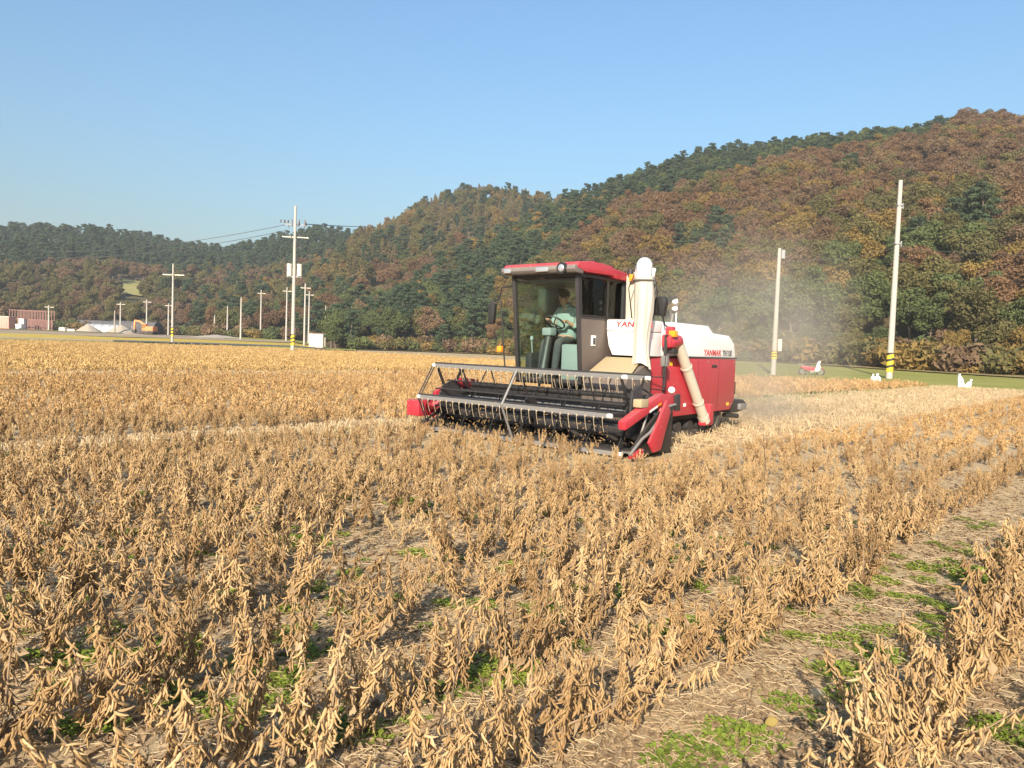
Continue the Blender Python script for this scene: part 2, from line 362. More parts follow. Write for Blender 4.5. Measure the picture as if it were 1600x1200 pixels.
def terrain(x, y):
    x = np.atleast_1d(np.asarray(x, float)); y = np.atleast_1d(np.asarray(y, float)); r = np.hypot(x, y)
    und = np.array([mnoise.noise(Vector((a / 42, b / 42, 3.1))) for a, b in zip(x, y)])
    h = hill_h(xy_px(x, y), r); return h + und * np.clip(h / 14, 0, 1) * 3.0
def build_hills():
    pxs = np.arange(-700, 2201, 12.); rs = np.concatenate([np.arange(60, 300, 4.), np.arange(300, 640, 9.)])
    V = []; na, nr = len(pxs), len(rs)
    for px in pxs:
        a = math.atan((px - 800) / F_PX); V += [(r * math.sin(a), r * math.cos(a), 0) for r in rs]
    V = np.array(V); V[:, 2] = terrain(V[:, 0], V[:, 1]) - .12
    i = np.arange(na - 1)[:, None] * nr + np.arange(nr - 1)[None, :]; i = i.ravel()
    Fq = np.stack([i, i + 1, i + nr + 1, i + nr], 1)[:, ::-1]
    m = sheet_mat('forest_floor', [(.06, .042, .022), (.11, .085, .04), (.13, .12, .05)], .12, 3)
    link('hills', fast_mesh('hills', V, Fq, [m], None, True), None, None, 'structure')
build_hills()

def build_ground():
    # fine and uneven close to the camera, flat further out: one sheet
    xs = np.unique(np.concatenate([np.array([-1000, -600, -300, -150, -70, -40, -25]), np.arange(-16, 16.01, .16), np.array([20, 25, 40, 70, 150, 300, 600, 1000])]))
    ys = np.unique(np.concatenate([np.array([-300, -100, -30, -10, -3]), np.arange(0, 20.01, .16), np.array([25, 30, 40, 60, 100, 150, 300, 600, 1200])]))
    X, Y = np.meshgrid(xs, ys, indexing='ij'); Z = np.zeros_like(X)
    for i in range(len(xs)):
        for j in range(len(ys)):
            x, y = xs[i], ys[j]
            if abs(x) < 16 and 0 < y < 20:
                f = min(1, (16 - abs(x)) / 2, y / 1.0, (20 - y) / 3)
                Z[i, j] = f * (.030 * mnoise.noise(Vector((x * .9, y * .9, 0))) + .022 * mnoise.noise(Vector((x * 3.1, y * 3.1, 5))))
    V = np.stack([X.ravel(), Y.ravel(), Z.ravel()], 1); ny = len(ys)
    i = (np.arange(len(xs) - 1)[:, None] * ny + np.arange(ny - 1)[None, :]).ravel()
    link('ground', fast_mesh('ground', V, np.stack([i, i + ny, i + ny + 1, i + 1], 1), [ground_mat()], None, True), None, None, 'structure')
    return xs, ys, Z
build_ground()
def gz(x, y):
    if abs(x) < 16 and 0 < y < 20:
        f = min(1, (16 - abs(x)) / 2, y / 1.0, (20 - y) / 3)
        return f * (.030 * mnoise.noise(Vector((x * .9, y * .9, 0))) + .022 * mnoise.noise(Vector((x * 3.1, y * 3.1, 5))))
    return 0.0
def sheet(name, pts, z, mat):
    MB().add([(x, y, z) for x, y in pts], [tuple(range(len(pts)))]).build(name, mat, None, kind='structure')
grassm = sheet_mat('verge_grass', [(.17, .17, .035), (.25, .24, .06), (.34, .29, .10)], .25, 5)
ricem = sheet_mat('ripe_rice', [(.36, .25, .045), (.46, .33, .06), (.52, .40, .10)], .4, 9)
dirtm = sheet_mat('pale_dirt', [(.20, .14, .08), (.33, .25, .16), (.44, .36, .25)], .12, 3)
stubm = sheet_mat('stubble', [(.30, .21, .11), (.42, .31, .17), (.50, .39, .23)], .2, 6)
asph = sheet_mat('asphalt', [(.10, .10, .105), (.15, .15, .15)], .5, 20)
# what lies between the crop and the hills
sheet('stubble_field', [(-62, 106), (12, 78), (13, 122), (-14, 190), (-60, 190)], .004, stubm)
sheet('rice_field', [(-36, 152), (-12, 178), (-2, 150), (6, 118), (10, 100), (4, 112), (-6, 132), (-16, 148)], .010, ricem)
def polar_sheet(name, pxs, r0, r1, mat, dz, n=14):
    vs = []; fs = []
    for i, px in enumerate(pxs):
        a = math.atan((px - 800) / F_PX); A, B = (f(px) if callable(f) else f for f in (r0, r1))
        for j in range(n): r = A + (B - A) * j / (n - 1); vs.append((r * math.sin(a), r * math.cos(a), 0))
    V = np.array(vs); V[:, 2] = terrain(V[:, 0], V[:, 1]) + dz; i = (np.arange(len(pxs) - 1)[:, None] * n + np.arange(n - 1)[None, :]).ravel()
    link(name, fast_mesh(name, V, np.stack([i, i + n, i + n + 1, i + 1], 1), [mat], None, True), None, None, 'structure')
hf = lambda px: min(lerp_tab(h[2], px) for h in HILLS if h[1][0][0] <= px <= h[1][-1][0])
polar_sheet('dirt_site', list(range(-320, 345, 15)), 141, lambda p: hf(p) + 1, dirtm, .05)
polar_sheet('grass_slope', list(range(255, 560, 15)), lambda p: hf(p) - 18, lambda p: hf(p) + 3, grassm, .12)
polar_sheet('grass_slope', list(range(-320, 60, 15)), 196, lambda p: hf(p) + 3, grassm, .12)
polar_sheet('grass_verge', list(range(960, 1960, 20)), 49, lambda p: hf(p) - 5, grassm, .05)
polar_sheet('dry_bank', list(range(560, 1900, 20)), lambda p: hf(p) - 7, lambda p: hf(p) + 6, sheet_mat('dry_grass', [(.16, .13, .05), (.27, .21, .09), (.36, .28, .14)], .3, 5), .14, 8)
PXL = list(range(-320, 500, 15))
polar_sheet('grass_bank', PXL, 103, lambda p: 117 + 2 * math.sin(p / 60), grassm, .06)
polar_sheet('road', list(range(175, 515, 15)), lambda p: 118.5, lambda p: 123.5, asph, .10, 5)
polar_sheet('dirt_strip', list(range(-320, 190, 15)), lambda p: 117, lambda p: 126, stubm, .08, 6)
polar_sheet('far_rice_field', PXL, lambda p: 124, lambda p: 139 + 2 * math.sin(p / 40), ricem, .09)
polar_sheet('grass_strip', list(range(-320, 200, 15)), lambda p: 166, lambda p: 178, grassm, .14)
polar_sheet('gravel_strip', list(range(190, 470, 15)), lambda p: 139, lambda p: 152, dirtm, .13, 6)
# ------------------------------------------------------------------ trees
def blob_leaves(cs, n, size, flat=1.0, spike=0.0):
    """n leaf-clump quads spread in the outer shells of ellipsoids cs = [(centre, radii)]"""
    cs_w = np.array([r[0] * r[1] * r[2] for c, r in cs]) ** (2 / 3); pick = rng.choice(len(cs), n, p=cs_w / cs_w.sum())
    C = np.array([c for c, r in cs])[pick]; Rr = np.array([r for c, r in cs])[pick]
    d = rng.normal(size=(n, 3)); d /= np.linalg.norm(d, axis=1, keepdims=True)
    rad = rng.uniform(.62, 1.06, (n, 1)) ** .8
    P = C + d * Rr * rad
    nrm = d * 0.75 + rng.normal(size=(n, 3)) * .55; nrm[:, 2] += .25; nrm /= np.linalg.norm(nrm, axis=1, keepdims=True)
    t = np.cross(nrm, rng.normal(size=(n, 3))); t /= np.linalg.norm(t, axis=1, keepdims=True); b = np.cross(nrm, t)
    s = size * rng.uniform(.55, 1.25, (n, 1)); k1 = rng.uniform(.5, 1.0, (n, 1)); 
    V = np.stack([P - t * s, P + b * s * .55 * k1 + nrm * s * .15, P + t * s * (1 + spike), P - b * s * .55 * k1 - nrm * s * .1], 1).reshape(-1, 3)
    return V, np.arange(4 * n).reshape(n, 4)
def trunk_mesh(name, h, r, lean, branches, mat):
    mb = MB(); p = [(0, 0, -.6)]; 
    for k in range(1, 6): p.append((lean[0] * (k / 5) ** 1.6 + .06 * rng.normal(), lean[1] * (k / 5) ** 1.6 + .06 * rng.normal(), h * k / 5))
    mb.tube(p, [r * (1 - .75 * k / 5) for k in range(6)], 6)
    for (z, q) in branches:
        a = Vector(p[min(5, int(z / h * 5))]); a.z = z
        mb.tube([a, (a + Vector(q)) / 2 + Vector((0, 0, -.15)), q], [r * .35, r * .25, r * .1], 4)
    return mb.mesh(name, mat, 60)
CROWN, TRUNK, SRC = {}, {}, []       # species -> list of mesh data
def add_kind(key, crown_v, crown_f, mat, tr):
    cm = fast_mesh('crown', crown_v, crown_f, [mat]); CROWN.setdefault(key, []).append(cm); TRUNK.setdefault(key, []).append(tr)
    tv = np.array([v.co[:] for v in tr.vertices]); tf = []
    for p in tr.polygons:
        q = list(p.vertices)
        for k in range(1, len(q) - 1, 2): tf.append([q[0], q[k], q[min(k + 1, len(q) - 1)], q[min(k + 2, len(q) - 1)] if k + 2 < len(q) else q[min(k + 1, len(q) - 1)]])
    tf = [f if f[2] != f[3] else [f[0], f[1], f[2], f[0]] for f in tf]
    good = [f for f in tf if len(set(f)) == 4]
    both = fast_mesh('tree', np.vstack([crown_v, tv]), np.vstack([crown_f, np.array(good) + len(crown_v)]), [mat, tr.materials[0]], [0] * len(crown_f) + [1] * len(good))
    SRC.append((key, both))
def make_broad(nv, nleaf):
    out = []
    for k in range(nv):
        H = rng.uniform(6.4, 8.4); W = rng.uniform(2.3, 3.2); cs = [((0, 0, H * .60), (W * .75, W * .75, H * .26))]; br = []
        for j in range(rng.integers(8, 12)):
            a = rng.uniform(0, 6.28); q = rng.uniform(.35, .95); z = H * rng.uniform(.36, .90)
            wz = W * (1 - .45 * abs((z / H - .55) / .4)) * q; rr = W * rng.uniform(.28, .46)
            c = (math.cos(a) * wz, math.sin(a) * wz, z); cs.append((c, (rr, rr, rr * .78))); br.append((max(.9, z * .6), (c[0] * .8, c[1] * .8, z - .2)))
        V, Fc = blob_leaves(cs, nleaf, .235)
        out.append((V, Fc, H, br[:7]))
    return out
broads = make_broad(4, 4600)
for key in ('rust', 'brown', 'ochre', 'olive', 'green'):
    for k, (V, Fc, H, br) in enumerate(broads):
        if key in ('brown', 'ochre', 'green') and k == 3: continue
        add_kind(key, V, Fc, LEAF[key], trunk_mesh('trunk', H * .78, .17, (rng.normal() * .3, rng.normal() * .3), br, BARK))
for k in range(4):      # red pines: bare lower trunk, flat layered clumps
    H = rng.uniform(8.0, 10.0); cs = []; br = []; lean = (rng.normal() * .5, rng.normal() * .5)
    for j in range(26):
        z = H * (.30 + .70 * (j + rng.random()) / 26); a = j * 2.4 + rng.normal() * .4; reach = (2.5 * (1.06 - (z / H)) ** .7 + .35) * rng.uniform(.55, 1.1)
        f = (z / H) ** 1.6; c = (lean[0] * f + math.cos(a) * reach, lean[1] * f + math.sin(a) * reach, z + .1)
        rr = rng.uniform(.55, .95); cs.append((c, (rr, rr, rr * .36)))
        if j % 3 == 0: br.append((z - .3, (c[0], c[1], z)))
    V, Fc = blob_leaves(cs, 3200, .20, spike=.5)
    add_kind('pine', V, Fc, LEAF['pine'], trunk_mesh('trunk', H * .96, .17, lean, br, BARK))
for k in range(3):      # narrow pointed larches
    H = rng.uniform(6.8, 8.2); cs = []
    for j in range(30):
        z = H * (.18 + .80 * (j + rng.random()) / 30); a = j * 2.4; reach = 1.55 * (1.02 - z / H) * rng.uniform(.6, 1.1)
        rr = .25 + .5 * (1.05 - z / H); cs.append(((math.cos(a) * reach, math.sin(a) * reach, z), (rr, rr, rr * .6)))
    V, Fc = blob_leaves(cs, 1500, .22, spike=.4)
    add_kind('larch', V, Fc, LEAF['larch'], trunk_mesh('trunk', H * .97, .14, (0, 0), [], BARK))
KINDS = [k for k, m in SRC]
def species(px, s, r, nz, hill):
    """which tree grows there: follows the patches of colour on the photographed hillsides"""
    q = rng.random(); n1, n2 = nz
    if hill == 'far':
        if s > .52 - .25 * n1: return 'pine'
        if px > 250: return 'brown' if q < .30 + .3 * n2 else ('rust' if q < .36 else 'olive' if q < .80 else 'pine')
        return 'olive' if q < .62 else ('larch' if q < .8 else 'brown')
    if hill == 'mid':
        if s > .42 + .2 * n1: return 'larch' if q < .52 else ('olive' if q < .78 else 'pine' if q < .93 else 'ochre')
        if n2 > .12: return 'rust' if q < .4 else ('brown' if q < .6 else 'olive')
        return 'pine' if q < .58 else ('olive' if q < .82 else 'green')
    # right hill
    t = px - 900 - 260 * (1 - s) * 0
    if px < 640 and s < .3: return 'green' if q < .55 else ('olive' if q < .8 else 'pine')
    if px < 930 - 260 * max(0, .6 - s) + 120 * n1:
        if n2 > .36: return 'brown' if q < .5 else 'olive'
        return 'pine' if q < .70 else ('green' if q < .82 else 'olive' if q < .94 else 'ochre')
    if s > .66 + .0004 * max(0, px - 1000) + .10 * n1 and px < 1460: return 'pine' if q < .82 else 'green'
    if n1 > .52: return 'pine' if q < .7 else 'olive'
    if s > .42 + .22 * n2: return 'rust' if q < .46 else ('brown' if q < .70 else 'ochre' if q < .82 else 'olive')
    if s > .15 + .15 * n1: return 'olive' if q < .48 else ('ochre' if q < .66 else 'rust' if q < .8 else 'brown')
    return 'green' if q < .40 else ('olive' if q < .75 else 'ochre' if q < .9 else 'rust')
def plant_trees():
    pts = []
    for hi, (nm, skyl, foot, ridge) in enumerate(HILLS):
        step = {'far': 5.6, 'mid': 4.9, 'right': 3.6}[nm]
        for x in np.arange(-330, 260, step):
            for y in np.arange(40, 480, step):
                x2, y2 = x + rng.uniform(-.48, .48) * step, y + rng.uniform(-.48, .48) * step
                px = 800 + F_PX * x2 / y2
                if not (skyl[0][0] < px < skyl[-1][0] and -420 < px < 1980): continue
                r = math.hypot(x2, y2); r0 = lerp_tab(foot, px); r1 = lerp_tab(ridge, px); s = (r - r0) / (r1 - r0)
                if not (.005 < s < 1.06): continue
                # the grassy clearing on the far slope
                if nm == 'far' and 186 < px < 224 and .10 < s < .43: continue
                pts.append((x2, y2, px, r, s, nm))
    P = np.array([(p[0], p[1]) for p in pts]); Z = terrain(P[:, 0], P[:, 1])
    # drop what another hill's terrain covers
    keep = []
    for p, z in zip(pts, Z):
        px, r, s, nm = p[2], p[3], p[4], p[5]
        sk = [h for h in HILLS if h[0] == nm][0]
        zz = hill_h(np.array([px]), np.array([r]))[0]
        e = np.interp(px, [q[0] for q in sk[1]], [elev(q[0], q[1]) for q in sk[1]]); r1 = lerp_tab(sk[3], px)
        own = (CAM_H + e * r1 - TREE_H) * min(max(s, 0), 1)
        if zz > own + 6: continue
        keep.append((*p, z))
    out = []
    for (x, y, px, r, s, nm, z) in keep:
        nz = (mnoise.noise(Vector((x / 30, y / 30, 1.7))), mnoise.noise(Vector((x / 22, y / 22, 9.3))))
        k = species(px, s, r, nz, nm)
        ids = [i for i, q in enumerate(KINDS) if q == k]; i = int(rng.choice(ids))
        sz = rng.uniform(.66, 1.02) * (.82 if k == 'pine' and nm == 'right' and s > .7 else 1.0) * (.62 if s < .03 else 1)
        out.append(dict(x=x, y=y, z=z, px=px, r=r, s=s, hill=nm, k=k, i=i, sz=sz, rz=rng.uniform(0, 6.28)))
    return out
trees = plant_trees()
# which trees show: drop those wholly behind nearer trunks' crowns is left to the picture; the nearest ones become things
vis = [t for t in trees if -10 < t['px'] < 1610]
vis.sort(key=lambda t: t['r'] / t['sz'])
TXT = {'rust': 'rust red broadleaf tree', 'brown': 'dull brown broadleaf tree', 'ochre': 'yellow ochre broadleaf tree', 'olive': 'olive broadleaf tree', 'green': 'leafy green broadleaf tree', 'pine': 'dark green pine tree', 'larch': 'pointed olive brown larch'}
NAMES = {'pine': 'pine_tree', 'larch': 'larch_tree'}
chosen = vis[:285]; cset = set(id(t) for t in chosen)
SHORT = {'rust': 'rust red broadleaf trees', 'brown': 'dull brown broadleaf trees', 'ochre': 'yellow ochre broadleaf trees', 'olive': 'olive broadleaf trees', 'green': 'leafy green broadleaf trees', 'pine': 'dark green pines', 'larch': 'pointed brown larches'}
cells = {}
for t in chosen:
    zone = 'right of the tallest pole' if t['px'] > 1400 else 'between the right poles' if t['px'] > 1212 else 'behind the dust' if t['px'] > 1040 else 'behind the cab' if t['px'] > 780 else 'left of the harvester'
    cells.setdefault((t['k'], 'front line ' if t['s'] < .06 else 'upslope ', zone), []).append(t)
for (k_, line_, zone), ts in cells.items():
    for n_, t in enumerate(sorted(ts, key=lambda t: t['px'])):
        lab = ('only one of the %s%s %s' % (line_, SHORT[k_], zone)).replace('only one', 'single one') if len(ts) == 1 else '%s from left of the %s%s %s' % (ordinal(n_ + 1), line_, SHORT[k_], zone)
        o = thing(NAMES.get(t['k'], 'broadleaf_tree'), lab, 'tree', (t['x'], t['y'], t['z']), t['rz'], '%s%s %s' % (line_, SHORT[k_], zone))
        o.scale = (t['sz'],) * 3
        j = t['i'] - KINDS.index(t['k'])
        link('crown', CROWN[t['k']][j], o); link('trunk', TRUNK[t['k']][j], o)
rest = [t for t in trees if id(t) not in cset]
scatter('forest', [(t['x'], t['y'], t['z']) for t in rest], [(0, 0, t['rz']) for t in rest], [(t['sz'],) * 3 for t in rest], [t['i'] for t in rest], [m for k, m in SRC])
# bushes along the foot of the hills
def bush_mesh(k, key, n):
    cs = [((rng.normal() * .55, rng.normal() * .55, .5 + .35 * rng.random()), (rng.uniform(.4, .75),) * 2 + (rng.uniform(.35, .55),)) for _ in range(6)]
    V, Fc = blob_leaves(cs, n, .17, spike=.3); return fast_mesh('bush', V, Fc, [LEAF[key]])
BUSH = [bush_mesh(k, key, 700) for k, key in enumerate(('green', 'olive', 'brown', 'ochre', 'green', 'olive'))]
bcol = ['green', 'olive', 'brown', 'ochre', 'green', 'olive']
bspots = []
for px in np.arange(-180, 1760, 10.0):
    for q in range(3):
        p = px + rng.uniform(-5, 5)
        r0 = min(lerp_tab(h[2], p) for h in HILLS if h[1][0][0] < p < h[1][-1][0])
        r = r0 + rng.uniform(-3.5, 10 if q == 2 else 4); a = math.atan((p - 800) / F_PX); x, y = r * math.sin(a), r * math.cos(a)
        if 470 < p < 540 or (440 < p < 470 and q): continue
        bspots.append((x, y, terrain(x, y)[0] - .1, p, int(rng.integers(6)), rng.uniform(.9, 2.3)))
bv = [b for b in bspots if 690 < b[3] < 1600]; bset = set(id(b) for b in bv)
cells = {}
for b in bv:
    zone = 'behind the harvester' if b[3] < 1170 else 'behind the right poles' if b[3] < 1400 else 'right of the tallest pole'
    cells.setdefault((bcol[b[4]], zone), []).append(b)
for (c_, zone), bs in cells.items():
    for n_, b in enumerate(sorted(bs, key=lambda b: b[3])):
        o = tag(link('bush', BUSH[b[4]]), '%s from left of the low %s bushes %s' % (ordinal(n_ + 1), c_, zone), 'bush', 'low %s bushes %s' % (c_, zone)); o.location = b[:3]; o.scale = (b[5],) * 3; o.rotation_euler.z = rng.uniform(0, 6)
br_ = [b for b in bspots if id(b) not in bset]
scatter('undergrowth', [b[:3] for b in br_], [(0, 0, rng.uniform(0, 6)) for b in br_], [(b[5],) * 3 for b in br_], [b[4] for b in br_], BUSH)

# ------------------------------------------------------------------ soybean plants
def pod_geo(L, W, curve, twist):
    """one pod hanging from the origin along -z: flattened, curved, three seeds showing; n=6 ring sides"""
    V = []; n = 6; K = 7
    for k in range(K + 1):
        s = k / K; z = -L * s; x = curve * L * (s * s) * 1.0
        wv = W * (.16 + .84 * math.sin(math.pi * min(1, .06 + s * .93)) ** .55) * (1 + .13 * math.cos(s * 3 * 2 * math.pi - math.pi))
        if k == K: wv = W * .08
        th = wv * .58
        for j in range(n):
            a = 2 * math.pi * j / n + twist * s; V.append((x + math.cos(a) * wv * .5, math.sin(a) * th * .5, z))
    Fq = [(k * n + j, k * n + (j + 1) % n, (k + 1) * n + (j + 1) % n, (k + 1) * n + j) for k in range(K) for j in range(n)]
    return np.array(V), np.array(Fq)
PODS = [pod_geo(rng.uniform(.031, .045), rng.uniform(.0100, .0130), rng.choice([-1, 1]) * rng.uniform(.25, 1.0), rng.uniform(-.4, .4)) for _ in range(6)]
PODME = [fast_mesh('pod', V, Fq, [POD], None, True) for V, Fq in PODS]
def flat_pod(L, W):
    c = rng.uniform(-.5, .5) * L
    V = [(-W * .2, 0, 0), (W * .2, 0, 0), (-W * .5 + c * .3, W * .25, -L * .5), (W * .5 + c * .3, -W * .25, -L * .5), (c - W * .15, 0, -L), (c + W * .15, 0, -L)]
    return np.array(V), np.array([(0, 1, 3, 2), (2, 3, 5, 4)])
def rotm(ax, az_, tw):
    return np.array((Matrix.Rotation(az_, 3, 'Z') @ Matrix.Rotation(ax, 3, 'X') @ Matrix.Rotation(tw, 3, 'Z')))
def plant_design(h, npod, spread, lie=0.0):
    """stems as polylines, pods as (pod kind, position, rotation, size), a few dry leaves"""
    stems = []; nodes = []
    top = np.array([rng.normal() * .05, rng.normal() * .05, h]); mid = top * .5 + np.array([rng.normal() * .015, rng.normal() * .015, 0])
    stems.append(([(0, 0, -.03), tuple(mid), tuple(top)], .0045)); nodes += [mid * 2 * s if s < .5 else mid + (top - mid) * (2 * s - 1) for s in np.linspace(.16, 1, 11)]
    for b in range(rng.integers(3, 6)):
        z0 = h * rng.uniform(.08, .35); a = rng.uniform(0, 6.28); L = h * rng.uniform(.45, .72); sp = spread * rng.uniform(.5, 1.1)
        p0 = np.array([0, 0, z0]); p1 = p0 + np.array([math.cos(a) * sp * .6, math.sin(a) * sp * .6, L * .5]); p2 = p0 + np.array([math.cos(a) * sp, math.sin(a) * sp, L])
        stems.append(([tuple(p0), tuple(p1), tuple(p2)], .0032)); nodes += [p0 + (p1 - p0) * 2 * s if s < .5 else p1 + (p2 - p1) * (2 * s - 1) for s in np.linspace(.25, 1, 7)]
    pods = []
    for q in range(npod):
        nd = nodes[rng.integers(len(nodes))]; a = rng.uniform(0, 6.28); off = rng.uniform(.004, .016)
        p = nd + np.array([math.cos(a) * off, math.sin(a) * off, rng.uniform(-.02, .02)])
        pods.append((int(rng.integers(6)), p, rotm(rng.normal(.08, .42), a, rng.uniform(0, 6.28)), rng.uniform(.72, 1.2)))
    leaves = []
    for q in range(rng.integers(2, 6)):
        nd = nodes[rng.integers(len(nodes))]; leaves.append((nd, rotm(rng.uniform(-.6, .9), rng.uniform(0, 6.28), rng.uniform(0, 6.28)), rng.uniform(.03, .06)))
    return stems, pods, leaves
def design_meshes(d, podmat):
    stems, pods, leaves = d
    mb = MB()
    for pts, r in stems: mb.tube(pts, [r * 1.2, r, r * .6], 5, False)
    sv = np.array(mb.v); sf = np.array([f for f in mb.f if len(f) == 4])
    LV = []; LF_ = []
    for p, Rm, s in leaves:
        q = np.array([(0, 0, 0), (-s * .4, s * .12, -s * .6), (0, -s * .1, -s * 1.3), (s * .4, s * .15, -s * .6)]) @ Rm.T + p
        LF_.append(np.arange(4) + 4 * len(LF_)); LV.append(q)
    V = []; Fq = []; o = 0
    for k, p, Rm, s in pods:
        v, f = PODS[k]; V.append((v * s) @ Rm.T + p); Fq.append(f + o); o += len(v)
    pv, pf = np.vstack(V), np.vstack(Fq); lv, lf = np.vstack(LV), np.vstack(LF_)
    stem_me = fast_mesh('stem', sv, sf, [STEM], None, True)
    pod_me = fast_mesh('pods', pv, pf, [podmat], None, True)
    leaf_me = fast_mesh('dry_leaves', lv, lf, [DRYLEAF])
    allv = np.vstack([sv, pv, lv]); allf = np.vstack([sf, pf + len(sv), lf + len(sv) + len(pv)])
    whole = fast_mesh('soybean', allv, allf, [STEM, podmat, DRYLEAF], [0] * len(sf) + [1] * len(pf) + [2] * len(lf), True)
    return stem_me, pod_me, leaf_me, whole
DES = [plant_design(rng.uniform(.33, .47), int(rng.integers(160, 230)), rng.uniform(.12, .21)) for _ in range(10)]
DM = [design_meshes(d, POD) for d in DES]
def mid_plant(mat, npod, h, spread, podL=.075, podW=.022, leafy=0):
    stems, pods, leaves = plant_design(h, npod, spread); V = []; Fq = []; o = 0; mi = []
    for pts, r in stems:
        p = np.array(pts); d = np.array([r * 1.1, 0, 0]); v = np.vstack([p - d, p + d]); V.append(v); Fq.append(np.array([(0, 1, 4, 3), (1, 2, 5, 4)]) + o); o += 6; mi += [0, 0]
    for k, p, Rm, s in pods:
        v, f = flat_pod(podL, podW); V.append((v * s) @ Rm.T + p); Fq.append(f + o); o += len(v); mi += [1, 1]
    return fast_mesh('soybean', np.vstack(V), np.vstack(Fq), [STEM, mat], mi)
MID = [mid_plant(PODMID, 130, rng.uniform(.32, .44), rng.uniform(.15, .25), .050, .018) for _ in range(8)]
FAR = [mid_plant(PODMID, 90, rng.uniform(.34, .46), rng.uniform(.24, .36), .085, .03) for _ in range(6)]
GOLD = [mid_plant(PODGOLD, 80, rng.uniform(.36, .48), rng.uniform(.28, .40), .10, .036) for _ in range(6)]

def field_edge(px): return np.interp(px, [-400, 420, 560, 800, 1000, 2000], [86, 104, 92, 72, 46, 46])
near_p, mid_p, far_p, gold_p = [], [], [], []
def gap_noise(x, y, sc_, o): return mnoise.noise(Vector((x * sc_, y * sc_, o)))
rows = [('a', v) for v in np.arange(7.12, 20, .70)] + [('b', v) for v in np.arange(6.12, -2.2, -.68)] + [('c', v) for v in np.arange(-3.65, -19.4, -.66)] + [('g', v) for v in np.arange(-22, -95, -.85)]
for blk, v0 in rows:
    u = 16.0
    while u > -95:
        x0, y0 = uv_to_xy(u, v0); r = math.hypot(x0, max(y0, .01)) if y0 > 0 else 3.0
        step = .105 if (abs(v0) < 2.3 and 2.5 < u < 6) else .125 if r < 7 else .11 if r < 16 else .20 if r < 30 else .30 if r < 50 else .5
        if blk == 'g': step *= 1.15
        u -= step * rng.uniform(.75, 1.25)
        x, y = uv_to_xy(u, v0 + rng.normal() * ((.055 if rng.random() < .9 else .2) if r < 7 else .12))
        if y < 1.6: continue
        px = 800 + F_PX * x / y; r = math.hypot(x, y)
        if not (-.83 * y - 2.5 < x < .83 * y + 4.5) or y > field_edge(px): continue
        if blk == 'b' and v0 < 2.25 and u < 3.0: continue                # already cut
        if blk in 'c' and u < -58: continue
        if r < 20:
            g = gap_noise(x, y, .75, 2.2) + .5 * gap_noise(x, y, 2.3, 7.7); lim = 1.2 if r > 6.0 else .70
            if blk == 'b' and r < 7 and u > 8.2 and v0 > 2.6: lim = .18 if 3.2 < v0 < 5.6 and x < -.3 else .58
            if blk == 'b' and 2.0 < v0 < 3.0 and u > 6: lim = .7
            if g > lim and rng.random() < .85: continue
            if rng.random() < .05: continue
        s = rng.uniform(.78, 1.12) * (1.08 if r < 6 else 1.0 if r < 9 else .88) * (np.interp(u, [3, 5, 9], [.70, .78, 1]) if v0 > -2.2 and v0 < 3.4 else 1) * (.8 if v0 > 2 and u < 5 else 1); item = (x, y, gz(x, y), rng.uniform(0, 6.28), s, u, v0, px, r)
        if blk == 'g': gold_p.append(item)
        elif r < 14.5: near_p.append(item)
        elif r < 34: mid_p.append(item)
        else: far_p.append(item)
near_p.sort(key=lambda p: p[8])
def in_frame(p):
    a = to_px((p[0], p[1], p[2] + .45)); return -20 < a[0] < 1620 and a[1] < 1215
shown = [p for p in near_p if in_frame(p)][:290]; sset = set(id(p) for p in shown)
rowlist = sorted(set(p[6] for p in near_p)); L_rows = sorted([v for v in rowlist if v < 7], reverse=True); R_rows = sorted([v for v in rowlist if v > 7])
ORD = {}
for v in rowlist:
    for n_, p in enumerate(sorted([p for p in near_p if p[6] == v and in_frame(p)], key=lambda p: to_px(p[:3])[0])): ORD[id(p)] = n_ + 1
for n, p in enumerate(shown):
    x, y, z, rz, s, u, v, px, r = p
    rw = '%s soybean row %s of the weedy gap' % ((ordinal(R_rows.index(v) + 1), 'right') if v > 7 else (ordinal(L_rows.index(v) + 1), 'left'))
    lab = '%s plant from the left in the %s' % (ordinal(ORD[id(p)]), rw)
    k = int(rng.integers(10)); o = thing('soybean_plant', lab, 'plant', (x, y, z), rz, 'dry soybean plants in the nearest rows')
    o.scale = (s * rng.uniform(.9, 1.1), s * rng.uniform(.9, 1.1), s); o.rotation_euler = (rng.normal() * .18, rng.normal() * .18, rz)
    st, po, le, wh = DM[k]
    link('stem', st, o); link('dry_leaves', le, o, kind='stuff')
    if n < 14:
        for kk, pp, Rm, ss in DES[k][1]:
            q = link('pod', PODME[kk], o); Mx = Matrix(Rm.tolist()).to_4x4() @ Matrix.Scale(ss, 4); Mx.translation = Vector(pp); q.matrix_local = Mx
    else: link('pods', po, o, kind='stuff')
rest = [p for p in near_p if id(p) not in sset]
def sc_args(ps, n, smul=1.0, tilt=.17):
    m = len(ps); return dict(P=[p[:3] for p in ps], rot=np.stack([rng.normal(0, tilt, m), rng.normal(0, tilt, m), np.array([p[3] for p in ps])], 1),
                             scl=np.stack([np.array([p[4] for p in ps]) * smul * rng.uniform(.9, 1.1, m) for _ in range(3)], 1), idx=rng.integers(0, n, m))
allp = rest; a1 = sc_args(rest, 10); a2 = sc_args(mid_p, 8); a3 = sc_args(far_p, 6)
a2['idx'] = a2['idx'] + 10; a3['idx'] = a3['idx'] + 18
scatter('soybean_crop', np.vstack([a1['P'], a2['P'], a3['P']]), np.vstack([a1['rot'], a2['rot'], a3['rot']]), np.vstack([a1['scl'], a2['scl'], a3['scl']]),
        np.concatenate([a1['idx'], a2['idx'], a3['idx']]), [d[3] for d in DM] + MID + FAR)
